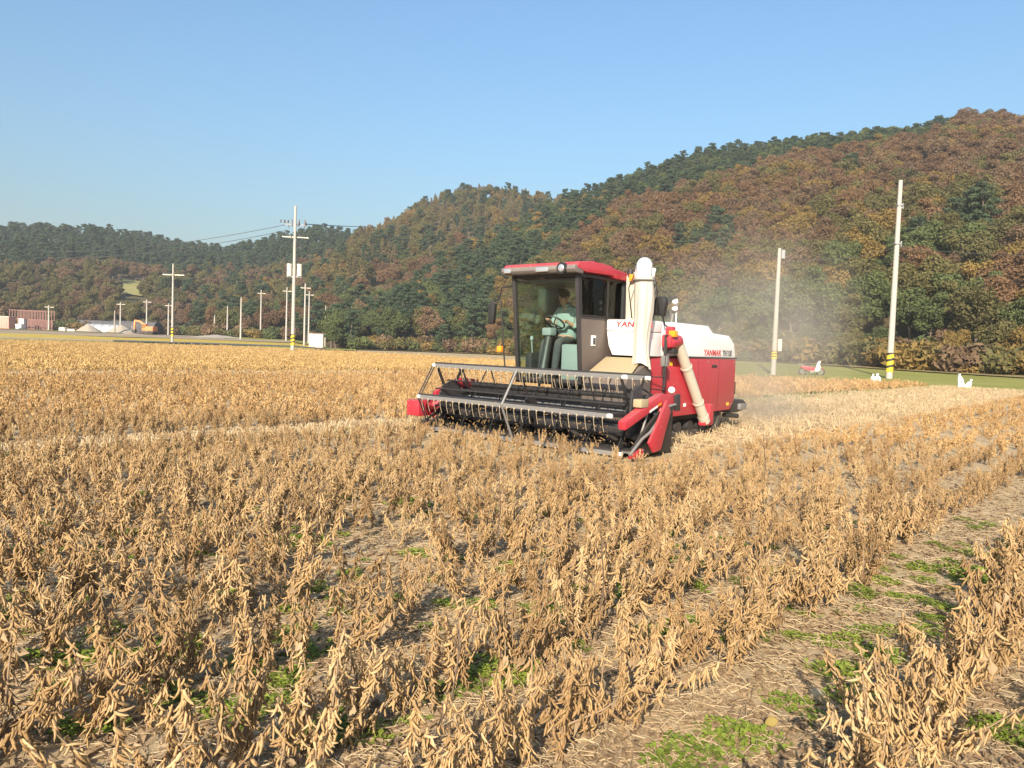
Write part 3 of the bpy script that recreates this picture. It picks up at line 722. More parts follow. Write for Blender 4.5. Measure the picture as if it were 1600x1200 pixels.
a4 = sc_args(gold_p, 6); scatter('golden_crop', a4['P'], a4['rot'], a4['scl'], a4['idx'], GOLD)
print('trees', len(trees), 'near', len(near_p), 'mid', len(mid_p), 'far', len(far_p), 'gold', len(gold_p))

# ------------------------------------------------------------------ litter, stubble, weeds
def straw_mesh(L, r):
    mb = MB(); b = rng.normal(0, .12, 2); mb.tube([(-L / 2, 0, .004), (0, b[0] * L, .012 + abs(b[1]) * L * .4), (L / 2, 0, .006)], r, 4, False); return mb.mesh('straw', STRAW, 60)
def leaf_litter(s):
    V = np.array([(-s, 0, .003), (-s * .2, s * .45, .02), (s, 0, .012), (-.1 * s, -s * .5, .016), (0, 0, .004 + s * .3)]); return fast_mesh('litter', V, np.array([(0, 4, 1), (1, 4, 2), (2, 4, 3), (3, 4, 0)]), [DRYLEAF])
LIT = [straw_mesh(rng.uniform(.04, .20), rng.uniform(.0012, .0026)) for _ in range(8)] + [leaf_litter(rng.uniform(.018, .040)) for _ in range(6)]
def stub_mesh():
    mb = MB()
    for k in range(5): x, y = rng.normal(0, .05, 2); mb.tube([(x, y, 0), (x + rng.normal() * .03, y + rng.normal() * .03, rng.uniform(.05, .13))], .004, 3, False)
    for k in range(10): x, y, a = rng.normal(0, .10), rng.normal(0, .10), rng.uniform(0, 6.28); L = rng.uniform(.05, .16); mb.tube([(x, y, .01), (x + math.cos(a) * L, y + math.sin(a) * L, .03 * rng.random())], .004, 3, False)
    return mb.mesh('stubble', STRAW, 60)
STUB = [stub_mesh() for _ in range(4)]
P = []; I = []; S = []
for _ in range(70000):
    y = 1.8 + 9 * rng.random() ** 1.5; x = rng.uniform(-.78, .78) * y + rng.uniform(-1, 2.5)
    P.append((x, y, gz(x, y))); I.append(int(rng.integers(14)) if rng.random() < .66 else 8 + int(rng.integers(6))); S.append(rng.uniform(.6, 1.2))
for _ in range(9000):
    u, v = rng.uniform(-40, 2.2), rng.uniform(-3.2, 2.4)
    if rng.random() < .35: u, v = rng.uniform(-5, 12), rng.uniform(-3.3, -2.0)
    x, y = uv_to_xy(u, v)
    if y < 3: continue
    P.append((x, y, gz(x, y))); I.append(14 + int(rng.integers(4))); S.append(rng.uniform(.8, 1.5))
for _ in range(5000):
    u, v = rng.uniform(-30, 20), rng.uniform(-22.2, -19.3); x, y = uv_to_xy(u, v)
    if y < 3: continue
    P.append((x, y, 0)); I.append(14 + int(rng.integers(4))); S.append(rng.uniform(1, 1.8))
n = len(P); scatter('straw_litter', P, np.stack([rng.normal(0, .15, n), rng.normal(0, .15, n), rng.uniform(0, 6.28, n)], 1), np.repeat(np.array(S)[:, None], 3, 1), I, LIT + STUB)
def weed_mesh(nl, rad, hh):
    V = []; Fq = []
    for k in range(nl):
        a = rng.uniform(0, 6.28); d = rad * math.sqrt(rng.random()) * (.62 + .5 * abs(math.sin(a * 1.5 + nl)) + .25 * rng.random()); c = np.array([math.cos(a) * d, math.sin(a) * d, 0]); az_ = rng.uniform(0, 6.28); L = rng.uniform(.025, .060); W = L * rng.uniform(.14, .30); up = rng.uniform(.3, 1.6) * hh / .1
        dx, dy = math.cos(az_), math.sin(az_); z0 = rng.uniform(0, hh * .5) * (1 - d / rad * .6)
        pts = [(0, 0, z0), (.5 * L, W, z0 + L * .35 * up), (L, 0, z0 + L * .25 * up), (.5 * L, -W, z0 + L * .35 * up)]
        o = len(V)
        for q in pts: V.append((c[0] + q[0] * dx - q[1] * dy, c[1] + q[0] * dy + q[1] * dx, q[2]))
        Fq.append((o, o + 1, o + 2, o + 3))
    return fast_mesh('weed_clump', V, Fq, [WEED])
WM = [weed_mesh(230, .15, .10), weed_mesh(170, .13, .08), weed_mesh(330, .18, .11), weed_mesh(110, .10, .07)]
def weed(px, py, k, s, lab, grp=None):
    x, y = ground_at(px, py)[:2]; o = tag(link('weed_clump', WM[k]), lab, 'weed', grp); o.location = (x, y, gz(x, y)); o.scale = (s, s, s); o.rotation_euler.z = rng.uniform(0, 6)
for px, py, k, s, lab in [
 (775, 1050, 2, 1.0, 'widest bright green weed clump in the bare straw patch at bottom centre'), (450, 1065, 1, .8, 'round green weed clump between thin soybean rows left of centre'),
 (690, 1085, 1, .8, 'green weed clump just below left of the widest clump'), (890, 1012, 1, .8, 'green weed clump right of the widest clump among pods'),
 (1305, 1052, 0, .9, 'leafy green weed clump in the middle of the weedy gap'), (1370, 1022, 2, .75, 'green weed clump higher up the weedy gap beside bare soil'),
 (1425, 990, 1, .8, 'thin green weed clump near the upper end of the weedy gap'), (1150, 1160, 2, .85, 'bright green weed clump at the left edge of the weedy gap'),
 (1075, 1192, 2, .8, 'bright green weed clump at the bottom edge below the weedy gap'), (1230, 1095, 1, .8, 'small green weed clump beside the pale stone in the gap'),
 (1325, 1090, 3, 1.0, 'small shaded weed clump right of the pale stone in the gap'), (1525, 900, 2, 1.1, 'green weed clump at far right beside the dense rows'),
 (1580, 1150, 2, .8, 'green weed clump in the bottom right corner'), (120, 1040, 1, .9, 'green weed clump beside a lone tall soybean plant at lower left'),
 (500, 1155, 3, 1.0, 'green weed clump at the bottom edge left of centre'), (575, 1150, 3, .9, 'small green weed clump near the bottom edge beside dark litter'),
 (470, 857, 0, 1.3, 'flat yellow green weed clump in the bare spot left of centre'), (225, 832, 1, 1.3, 'upright green weed clump among dense pods at left'),
 (640, 790, 1, 1.4, 'green weed clump in front of the left end of the reel'), (20, 720, 2, 1.7, 'green weed clump at the left end of the tractor lane'),
 (430, 690, 2, 1.7, 'long green weed clump in the middle of the tractor lane'), (540, 680, 2, 1.6, 'green weed clump in the tractor lane nearest the harvester')]:
    weed(px, py, k, s, lab)
wsp = []
for q in range(230):
    zone = q % 3 if q < 66 else q % 2
    px, py = (rng.uniform(20, 780), rng.uniform(760, 1150)) if zone == 0 else (rng.uniform(800, 1580), rng.uniform(800, 1000)) if zone == 1 else (0, 0)
    if zone == 2:
        v = rng.uniform(6.35, 6.9); u = rng.uniform(3, 10); x, y = uv_to_xy(u, v); px, py, _ = to_px((x, y, 0))
    lab = ('small green weed clump low among the soybean rows on the left', 'small green weed clump low among the soybean rows on the right', 'small green weed clump on the bare soil of the weedy gap')[zone]
    wsp.append((zone, px, py))
for zone in range(3):
    for n_, (q, px, py) in enumerate(sorted([w_ for w_ in wsp if w_[0] == zone], key=lambda w_: w_[1])):
        grp = ('small weed clumps among the left soybean rows', 'small weed clumps among the right soybean rows', 'small weed clumps on the bare weedy gap')[zone]
        weed(px, py, int(rng.choice([1, 3, 3])), rng.uniform(.45, .9), '%s from left of the %s' % (ordinal(n_ + 1), grp), grp)
lane = []
for _ in range(420):
    u, v = rng.uniform(-30, 12), rng.uniform(-3.2, -2.3); x, y = uv_to_xy(u, v)
    if y > 4 and gap_noise(u, v, .6, 4) > -.05: lane.append((x, y, gz(x, y)))
for _ in range(260):
    u, v = rng.uniform(-45, -6), rng.uniform(-4.2, -2.6); x, y = uv_to_xy(u, v); lane.append((x, y, 0))
n = len(lane); scatter('lane_grass', lane, np.stack([np.zeros(n), np.zeros(n), rng.uniform(0, 6.28, n)], 1), np.repeat(rng.uniform(.7, 1.5, n)[:, None], 3, 1), rng.integers(0, 4, n), WM)
def big_leaf(px, py, L, mat, lab, z=.03, tilt=.3):
    x, y = ground_at(px, py, z)[:2]; mb = MB(); pts = []; n = 8
    for k in range(n + 1):
        s = k / n; wv = L * .34 * math.sin(math.pi * s) ** .8; zz = .10 * L * math.sin(s * 3); pts += [(s * L, -wv, zz + wv * .3), (s * L, 0, zz), (s * L, wv, zz + wv * .35)]
    fs = []
    for k in range(n): a = 3 * k; fs += [(a, a + 3, a + 4, a + 1), (a + 1, a + 4, a + 5, a + 2)]
    o = tag(mb.add(pts, fs).build('fallen_leaf', mat, None, smooth=70), lab, 'leaf'); o.location = (x, y, gz(x, y) + z); o.rotation_euler = (tilt, rng.normal() * .3, rng.uniform(0, 6.28))
big_leaf(1195, 1130, .055, YLEAF, 'brown yellow leaf caught upright on green weeds at lower right', .05, 1.0)
big_leaf(555, 1075, .06, YLEAF, 'yellow green leaf lying on the litter near bottom centre', .05, .6)
big_leaf(300, 1045, .07, DRYLEAF, 'curled olive brown leaf beside the lone plant at lower left', .06, .8)
big_leaf(435, 1000, .06, DRYLEAF, 'dry folded leaf under the thin rows at lower left', .06, .9)
def stone(px, py, s, lab):
    x, y = ground_at(px, py)[:2]; bm = bmesh.new(); bmesh.ops.create_icosphere(bm, subdivisions=2, radius=1)
    for v in bm.verts: v.co *= 1 + .22 * mnoise.noise(v.co * 1.4 + Vector((px, 0, 0))); v.co.z *= .6
    me = bpy.data.meshes.new('stone'); bm.to_mesh(me); bm.free(); me.materials.append(FSTONE); o = tag(link('stone', me), lab, 'stone'); o.location = (x, y, gz(x, y) + s * .2); o.scale = (s, s * .8, s)
stone(1278, 1085, .04, 'rounded pale yellow stone lying in the weedy gap'); stone(1500, 1040, .035, 'small grey stone in shade under the right hand rows')

# ------------------------------------------------------------------ the harvester
RZ = math.atan2(FW[1], FW[0])
CH = thing('combine_harvester', 'red and white tracked combine harvester with glazed cab cutting soybeans', 'harvester', (MO[0], MO[1], 0), RZ)
def part(name, parent=CH, label=None):
    e = bpy.data.objects.new(name, None); col.objects.link(e); e.parent = parent
    if label: e['label'] = label
    return e
# --- running gear
for sgn in (1, -1):
    ya, yb = (.50, .96) if sgn > 0 else (-.96, -.50)
    path = []
    for k in range(40):
        t = k / 40
        L0 = [(-1.55, .02), (1.05, .02)]; 
    loop = [(-1.55, .03), (.95, .03)] + [(.95 + .30 * math.sin(a), .33 - .30 * math.cos(a)) for a in np.linspace(.3, 2.9, 8)] + [(.9, .62), (-1.5, .62)] + [(-1.55 - .29 * math.sin(a), .33 + .29 * math.cos(a)) for a in np.linspace(.2, 2.9, 8)]
    tr = part('crawler'); mb = MB(); inner = [(x * .94 - .01, .33 + (z - .33) * .80) for x, z in loop]; n = len(loop)
    vs = [(x, y, z) for y in (ya, yb) for x, z in loop] + [(x, y, z) for y in (ya, yb) for x, z in inner]; fs = []
    for i in range(n):
        j = (i + 1) % n; fs += [(i, j, n + j, n + i), (2 * n + i, 3 * n + i, 3 * n + j, 2 * n + j), (i, 2 * n + i, 2 * n + j, j), (n + i, n + j, 3 * n + j, 3 * n + i)]
    mb.add(vs, fs); mb.build('belt', RUBBER, tr, smooth=50)
    for k in range(22):
        mb2 = MB() if k == 0 else mb2
        x = -1.6 + 2.55 * k / 21; mb2.box(x - .025, x + .025, ya - .01, yb + .01, -.005, .04); mb2.box(x - .025, x + .025, ya - .01, yb + .01, .61, .655)
    mb2.build('lug', RUBBER, tr, bevel=.006, kind='stuff')
    for x in (-1.1, -.65, -.2, .25, .7): MB().tube([(x, ya + .03, .17), (x, yb - .03, .17)], .11, 16).build('road_wheel', DARK, tr, smooth=40)
    MB().tube([(.95, ya + .03, .34), (.95, yb - .03, .34)], .20, 12).build('drive_sprocket', DARK, tr, smooth=40)
    MB().tube([(-1.55, ya + .03, .33), (-1.55, yb - .03, .33)], .20, 16).build('idler_wheel', DARK, tr, smooth=40)
    MB().box(-1.5, .9, (ya + yb) / 2 - .05, (ya + yb) / 2 + .05, .26, .40).build('track_frame', BLACK, tr, bevel=.01)
MB().box(-2.05, 1.25, -.92, .92, .52, 1.40).build('chassis', BLACK, CH, bevel=.02)
# --- red panels
fp = [(.57, 1.05), (1.32, .95), (1.32, .86), (.57, .90)]
MB().prism(fp, 'z', .71, 1.445).build('side_panel', RED, CH, bevel=.02)
MB().prism([(.545, .47), (.545, 1.445), (-2.19, 1.445), (-2.20, .62), (-2.02, .44), (.2, .40)], 'y', .93, 1.06).build('side_panel', RED, CH, bevel=.03)
MB().prism([(.545, .47), (.545, 1.445), (-2.19, 1.445), (-2.20, .62), (-2.02, .44), (.2, .40)], 'y', -1.06, -.93).build('side_panel', RED, CH, bevel=.03)
MB().box(-2.20, -2.06, -.92, .92, .5, 1.44).build('rear_panel', RED, CH, bevel=.02)
# --- white covers
TK = MB().prism([(.72, 1.47), (.72, 2.065), (.19, 2.07), (-.96, 2.06), (-1.17, 1.93), (-1.86, 1.905), (-2.11, 1.74), (-2.19, 1.47)], 'y', -1.05, 1.05).build('tank_cover', WHITE, CH, bevel=.03)
MB().box(-2.2, .72, 1.05, 1.066, 1.455, 1.475).build('trim_strip', DARK, TK)
MB().box(-2.0, -1.45, .8, 1.052, 1.6, 1.604).build('hinge', GREYBAR, TK)
FC = MB().prism([(.38, 1.62), (.46, 1.46), (1.05, 1.46), (1.05, 1.865), (.33, 1.865)], 'x', .74, 1.36).build('front_cover', WHITE, CH, bevel=.02)
MB().prism([(.33, 1.873), (1.05, 1.873), (1.05, 2.065), (.33, 2.065)], 'x', .74, 1.362).build('upper_cover', WHITE, FC, bevel=.02)
def letters(txt, parent, loc, rot, size, mat, bold=.0, shear=0.0, name='lettering', wide=1.0):
    c = bpy.data.curves.new(name, 'FONT'); c.body = txt; c.size = size; c.extrude = .0015; c.offset = bold; c.shear = shear; c.space_character = 1.05
    c.materials.append(mat); tmp = bpy.data.objects.new('tmp', c); me = bpy.data.meshes.new_from_object(tmp); bpy.data.objects.remove(tmp)
    o = link(name, me, parent); o.location = loc; o.rotation_euler = rot; o.scale = (wide, 1, 1); return o
letters('YANMAR', FC, (1.366, .52, 1.945), (R_(90), 0, R_(90)), .125, INK_RED, .004, .12, wide=1.35)
letters('YANMAR', TK, (-.82, 1.054, 1.505), (R_(90), 0, R_(180)), .155, INK_RED, .004, .1, wide=1.06)
letters('YH1150', TK, (-1.60, 1.054, 1.505), (R_(90), 0, R_(180)), .155, INK_BLACK, .003, .1, wide=.72)
# --- cab
CAB = part('cab')
XB, XT, YL, YR, ZB, ZT = 1.97, 2.18, -1.12, .30, .95, 2.77
fr = MB()
for y in (YL + .03, YR - .03): fr.beam((XB, y, ZB), (XT, y, ZT), .06, .08, (1, 0, 0)); fr.beam((.80, y, ZB), (.80, y, ZT - .02), .07, .09, (1, 0, 0))
fr.beam((1.30, YR - .03, 2.02), (1.30, YR - .03, ZT), .05, .06, (1, 0, 0))
fr.beam((XT - .02, YL, ZT - .01), (XT - .02, YR, ZT - .01), .08, .07); fr.beam((XB, YL, ZB + .02), (XB, YR, ZB + .02), .09, .10)
for y in (YL + .03, YR - .03): fr.beam((.8, y, ZT - .01), (XT, y, ZT - .01), .06, .06); fr.beam((.8, y, ZB + .02), (XB, y, ZB + .02), .06, .08)
fr.beam((.80, YR - .02, 2.07), (2.10, YR - .02, 2.07), .05, .06)
fr.build('frame', DARK, CAB, bevel=.008)
MB().box(.80, 1.96, YL + .05, YR - .05, .93, .99).build('floor', DARK, CAB)
MB().box(.77, .80, YL, YR, .95, 1.75).build('rear_wall', BLACK, CAB); MB().box(.775, .80, -.55, YR - .06, 1.75, 2.72).build('rear_wall', BLACK, CAB)
MB().box(.78, .79, YL + .06, -.55, 1.75, 2.72).build('rear_window', GLASS2, CAB)
MB().box(.82, 2.15, YL + .06, YR - .06, 2.66, 2.70).build('headliner', BLACK, CAB)
MB().add([(XB + .033, YL + .06, ZB + .07), (XB + .033, YR - .06, ZB + .07), (XT + .028, YR - .06, ZT - .05), (XT + .028, YL + .06, ZT - .05)], [(0, 1, 2, 3)]).build('windscreen', GLASS, CAB)
MB().prism([(1.33, 2.10), (2.08, 2.10), (2.14, 2.72), (1.33, 2.72)], 'y', YR - .012, YR - .006).build('side_window', GLASS2, CAB)
MB().prism([(.85, 2.10), (1.27, 2.10), (1.27, 2.72), (.85, 2.72)], 'y', YR - .012, YR - .006).build('side_window', GLASS2, CAB)
MB().prism([(.85, 1.0), (1.95, 1.0), (2.14, 2.72), (.85, 2.72)], 'y', YL + .006, YL + .012).build('side_window', GLASS2, CAB, label='tall glass door of the far side')
wf = MB()
for a, b in (((1.335, 2.105), (2.075, 2.105)), ((2.075, 2.105), (2.13, 2.71)), ((1.335, 2.105), (1.335, 2.71))): wf.beam((a[0], YR + .004, a[1]), (b[0], YR + .004, b[1]), .016, .03, (0, 1, 0))
wf.build('window_frame', BLACK, CAB)
DP = MB().prism([(.82, 1.0), (1.97, 1.0), (2.07, 2.05), (.82, 2.05)], 'y', YR - .035, YR + .004).build('door_panel', BROWNGREY, CAB, bevel=.012)
MB().box(1.66, 1.78, YR + .004, YR + .03, 1.60, 1.78).build('door_handle', WHITE, CAB, bevel=.012); MB().box(1.69, 1.75, YR + .03, YR + .04, 1.63, 1.74).build('handle_recess', DARK, CAB)
RF = MB().prism([(2.36, 2.86), (2.30, 2.955), (1.9, 3.0), (1.36, 2.975), (1.30, 2.94), (.78, 2.89), (.70, 2.84), (.70, 2.75), (1.28, 2.77), (1.32, 2.81), (2.1, 2.80)], 'y', YL - .10, YR + .09).build('roof', RED, CAB, bevel=.03)
VS = MB().prism([(2.16, 2.765), (2.37, 2.775), (2.415, 2.83), (2.385, 2.90), (2.16, 2.91)], 'y', YL - .09, YR + .08).build('visor', VISOR, CAB, bevel=.018)
def lampcyl(c, r, d, rim, parent, nm='headlight'):
    MB().tube([(c[0] - d, c[1], c[2]), (c[0], c[1], c[2])], r, 18).build(nm + '_housing', rim, parent, smooth=40)
    MB().ball((c[0] + .002, c[1], c[2]), (.016, r * .66, r * .66), 14, 8).build(nm, LAMP, parent, smooth=60)
lampcyl((2.43, .12, 2.845), .095, .07, BLACK, CAB)
for y0, y1 in ((-.42, -.16), (-1.13, -.98)): MB().box(2.40, 2.424, y0, y1, 2.80, 2.875).build('work_light', LAMP, CAB, bevel=.01)
wp = MB().tube([(2.19, -.62, 2.70), (2.15, -.86, 2.35)], .008, 6).tube([(2.20, -.55, 2.71), (2.16, -.80, 2.34)], .006, 6).tube([(2.15, -.95, 2.36), (2.14, -.72, 2.31)], .008, 5); wp.build('wiper', BLACK, CAB)
# interior
st = MB().box(.95, 1.42, -.92, -.42, 1.46, 1.58).box(.86, .97, -.90, -.44, 1.55, 2.20).box(1.0, 1.3, -.82, -.52, 1.0, 1.46); st.build('seat', BLACK, CAB, bevel=.04)
sc_ = MB().tube([(1.86, -.66, .99), (1.70, -.66, 1.72), (1.66, -.66, 1.82)], [.09, .07, .06], 10); sc_.build('steering_column', DARK, CAB, smooth=50)
MB().box(1.60, 1.78, -.76, -.56, 1.76, 1.90).build('instrument_pod', TEALGREY, CAB, bevel=.03)
sw = MB().ring((1.55, -.66, 2.0), (-.55, 0, .83), .19, .016, 28, 6)
for a in (0, 2.1, 4.2):
    ax = Vector((-.55, 0, .83)).normalized(); u = ax.orthogonal().normalized(); v_ = ax.cross(u); sw.tube([(1.57, -.66, 1.97), Vector((1.55, -.66, 2.0)) + .18 * (u * math.cos(a) + v_ * math.sin(a))], .012, 5)
sw.build('steering_wheel', DARK, CAB, smooth=60)
MB().box(1.2, 1.9, -.22, .22, 1.0, 1.62).build('side_console', TEALGREY, CAB, bevel=.04, label='pale side console beside the driver')
MB().box(1.25, 1.85, -1.06, -.92, 1.0, 1.45).build('side_console', DARK, CAB, bevel=.03, label='dark far side console')
MB().tube([(1.75, -.98, 1.45), (1.78, -.98, 1.66)], .014, 6).ball((1.78, -.98, 1.70), (.035, .035, .05)).build('lever', TEALGREY, CAB, smooth=60)
# mirrors and lamps round the cab
MR = MB().tube([(2.12, -1.14, 2.62), (2.14, -1.42, 2.58), (2.14, -1.46, 2.38), (2.12, -1.60, 2.36)], .014, 8).tube([(2.14, -1.44, 2.40), (2.12, -1.30, 1.20), (2.0, -1.16, 1.1)], .014, 8).build('mirror_arm', BLACK, CH, smooth=60)
MB().prism([(-1.72, 1.93), (-1.60, 1.95), (-1.57, 2.30), (-1.66, 2.34), (-1.74, 2.26)], 'x', 2.07, 2.15).build('mirror', BLACK, MR, bevel=.02)
MB().box(2.12, 2.20, -1.44, -1.34, 1.44, 1.55).build('turn_signal', ORANGE, MR, bevel=.02)
M2 = MB().tube([(.62, 1.14, 1.95), (.78, 1.12, 2.0), (.82, 1.08, 2.18)], .013, 8).build('mirror_arm', BLACK, CH, smooth=60)
MB().prism([(.95, 2.16), (1.14, 2.14), (1.18, 2.40), (1.14, 2.48), (1.0, 2.48), (.94, 2.40)], 'x', .78, .90).build('mirror', BLACK, M2, bevel=.025)
EX = MB().tube([(.35, 1.0, 2.05), (.35, 1.02, 2.22)], .035, 10).build('exhaust_pipe', GREYBAR, CH, smooth=50)
lmp = MB().tube([(.30, 1.06, 2.05), (.30, 1.06, 2.48)], .014, 6).build('lamp_post', WHITE, CH, smooth=50)
for z in (2.30, 2.42): MB().ball((.36, 1.06, z), (.05, .06, .045)).build('work_light', WHITE, lmp, smooth=60)
# --- discharge auger, dome and cloth spout
AU = MB().tube([(1.15, .88, 1.9), (1.15, .88, 2.84)], .12, 18).build('discharge_auger', CREAM, CH, smooth=50)
dome = MB().tube([(1.15, .86, 2.80), (1.18, .90, 2.92), (1.28, .98, 2.97), (1.40, 1.05, 2.94)], [.135, .14, .135, .12], 16).ball((1.42, 1.06, 2.88), (.128, .128, .14), 18, 10).tube([(1.42, 1.06, 2.70), (1.42, 1.06, 2.88)], [.13, .125], 18)
dome.build('dome', WHITE, AU, smooth=60)
MB().tube([(1.18, 1.05, 2.74), (1.18, 1.09, 2.93)], .05, 10).build('motor', WHITE, AU, smooth=60)
nb = 40; spv = []
prof = [(2.76, .145), (2.71, .160), (2.64, .155), (2.55, .158), (2.40, .160), (2.20, .150), (2.00, .138), (1.80, .130), (1.62, .122), (1.48, .128), (1.38, .145), (1.30, .165)]
for k, (z, r) in enumerate(prof):
    for j in range(nb):
        a = 2 * math.pi * j / nb; w_ = min(1, k / 5)
        q = r * (1 + .42 * w_ * mnoise.noise(Vector((math.cos(a) * 1.3, math.sin(a) * 1.3, z * .9))) + .07 * w_ * math.sin(a * 5 + z * 1.3) + .05 * w_ * math.sin(a * 9 - z * 2.2))
        sway = .05 * mnoise.noise(Vector((3.3, 1.1, z * 1.1))) * w_
        spv.append((1.45 + sway + .9 * q * math.cos(a), 1.08 + .02 * k / 11 + sway + q * math.sin(a), z + (.05 * math.sin(a * 2 + 1) if k == 11 else 0)))
spf = [(k * nb + j, k * nb + (j + 1) % nb, (k + 1) * nb + (j + 1) % nb, (k + 1) * nb + j) for k in range(len(prof) - 1) for j in range(nb)]
SPT = MB().add(spv, spf).build('cloth_spout', CLOTH, CH, smooth=80)
MB().ring((1.45, 1.08, 2.70), (0, 0, 1), .170, .014, 24, 5).build('strap', GREYBAR, SPT, smooth=60)
MB().tube([(1.36, 1.24, 2.74), (1.34, 1.28, 2.5), (1.22, 1.2, 2.25), (1.0, 1.0, 2.05)], .010, 6).build('hose', BLACK, AU, smooth=60)
MB().tube([(1.20, .74, 2.84), (1.30, .70, 2.6), (1.2, .72, 2.1)], .010, 6).build('hose', BLACK, AU, smooth=60)
MB().tube([(1.24, 1.14, 2.78), (1.22, 1.16, 2.6), (1.2, 1.12, 2.4)], .014, 6).build('bracket', GREYBAR, AU, smooth=60)
# pale lifting tube between cab and spout with beacon
MB().prism([(.41, 2.07), (.69, 2.07), (.66, 2.90), (.45, 2.92), (.39, 2.84)], 'x', .72, .92).build('elevator_head', CREAM, CH, bevel=.03)
MB().tube([(.95, .50, 2.86), (.95, .50, 2.95)], .055, 12).build('beacon_base', DARK, CH, smooth=40); MB().box(.97, 1.03, .52, .60, 2.74, 2.86).build('turn_signal', ORANGE, CH, bevel=.015)
# --- unloading tube on the side
T0, T1 = Vector((.42, 1.19, 1.70)), Vector((-.74, 1.14, .36))
UT = MB().tube([T0, T0.lerp(T1, .5), T1], .094, 18).build('unloading_tube', CREAM, CH, smooth=50)
for q_ in (.30, .78): MB().tube([T0.lerp(T1, q_), T0.lerp(T1, q_ + .018)], .106, 18).build('clamp', CREAM, UT, smooth=40)
hd = MB().box(.62, .84, 1.10, 1.28, 1.62, 1.84).tube([(.78, 1.19, 1.70), (.42, 1.19, 1.74)], .112, 14).box(.64, .76, 1.12, 1.26, 1.82, 1.98); hd.build('gearbox', RED, CH, bevel=.03)
MB().box(.70, .82, 1.22, 1.34, 1.80, 1.91).build('turn_signal', ORANGE, CH, bevel=.02); MB().box(.56, .72, 1.12, 1.28, 1.52, 1.60).build('bracket', BLACK, CH, bevel=.01)
MB().box(-1.04, -.88, 1.06, 1.20, .22, .60).box(-1.0, -.70, 1.06, 1.20, .20, .28).build('tube_foot', RED, CH, bevel=.02)
MB().tube([(-.72, 1.14, .39), (-.82, 1.13, .27)], .105, 14).build('tube_end', CREAM, CH, smooth=50)
# lamp mast and rails
ms = MB().tube([(.92, 1.22, .80), (.92, 1.22, 1.82)], .016, 8).tube([(.98, 1.28, .95), (.98, 1.28, 1.75)], .014, 8).tube([(1.32, .98, 1.12), (.95, 1.25, 1.12)], .011, 6).tube([(1.32, .98, .94), (.95, 1.25, .90), (.72, 1.28, .96), (.72, 1.28, .55)], .012, 6).tube([(.92, 1.22, 1.82), (.60, 1.24, 1.84)], .014, 6)
ms.build('mast', BLACK, CH, smooth=50); MB().box(.90, .99, 1.19, 1.30, 1.30, 1.48).build('mast_box', GREYBAR, CH, bevel=.01)
# --- rear
MB().box(-2.42, -2.20, -.9, .98, .72, 1.0).build('rear_cover', BLACK, CH, bevel=.03)
MB().prism([(-2.2, .36), (-2.2, .62), (-2.75, .62), (-2.95, .52), (-2.9, .42), (-2.5, .36)], 'y', -.9, 1.0).build('straw_cutter', BLACK, CH, bevel=.02)
MB().box(-2.78, -2.5, .98, 1.06, .42, .54).build('rear_lamp', GREYBAR, CH, bevel=.01)
MB().tube([(-2.1, .9, .32), (-2.6, .95, .28)], .05, 10).build('tow_bar', BLACK, CH, smooth=50)
# --- feeder house
FH = MB().prism([(1.30, 1.40), (1.98, 1.10), (2.12, .95), (2.12, .30), (1.30, .55)], 'y', .40, 1.20).build('feeder_house', BROWNGREY, CH, bevel=.015)
MB().add([(1.36, .34, 1.43), (1.36, 1.06, 1.43), (2.0, 1.24, 1.15), (2.0, .40, 1.15), (1.36, .34, 1.41), (1.36, 1.06, 1.41), (2.0, 1.24, 1.125), (2.0, .40, 1.125)], [(0, 1, 2, 3), (7, 6, 5, 4), (0, 4, 5, 1), (1, 5, 6, 2), (2, 6, 7, 3), (3, 7, 4, 0)]).build('feeder_cover', DUSTY, CH, bevel=.006)
MB().tube([(1.5, 1.16, 1.0), (2.0, 1.24, .92), (2.2, 1.3, .7)], .02, 8).build('hydraulic_hose', BLACK, CH, smooth=60)
# --- header
HY0, HY1 = -2.12, 2.02
HD = MB().box(2.02, 2.10, HY0, HY1, .12, .78).box(2.02, 3.02, HY0, HY1, .07, .11).build('header', BLACK, CH, bevel=.012)
MB().tube([(2.08, HY0, .82), (2.08, HY1, .82)], .055, 12).build('top_beam', BLACK, HD, smooth=50)
mb = MB().tube([(2.42, HY0 + .04, .34), (2.42, HY1 - .04, .34)], .14, 16); nn = 130; vs = []; fs = []
for k in range(nn + 1):
    y = HY0 + .08 + (HY1 - HY0 - .16) * k / nn; hand = 1 if y < .5 else -1; a = (y - .5) * hand * 9
    for r in (.13, .25): vs.append((2.42 + r * math.cos(a), y, .34 + r * math.sin(a)))
    if k: fs.append((2 * k - 2, 2 * k - 1, 2 * k + 1, 2 * k))
mb.build('auger', DARK, HD, smooth=50); MB().add(vs, fs).build('auger_flight', DARK, HD, smooth=70)
kb = MB().box(3.0, 3.06, HY0, HY1, .08, .10); kb.build('cutter_bar', GREYBAR, HD)
kg = MB()
for k in range(54):
    y = HY0 + .06 + k * .0762; kg.add([(3.05, y - .018, .085), (3.05, y + .018, .085), (3.17, y, .10), (3.05, y, .115)], [(0, 2, 1), (1, 2, 3), (3, 2, 0), (0, 1, 3)])
kg.build('knife_guard', GREYBAR, HD, kind='stuff')
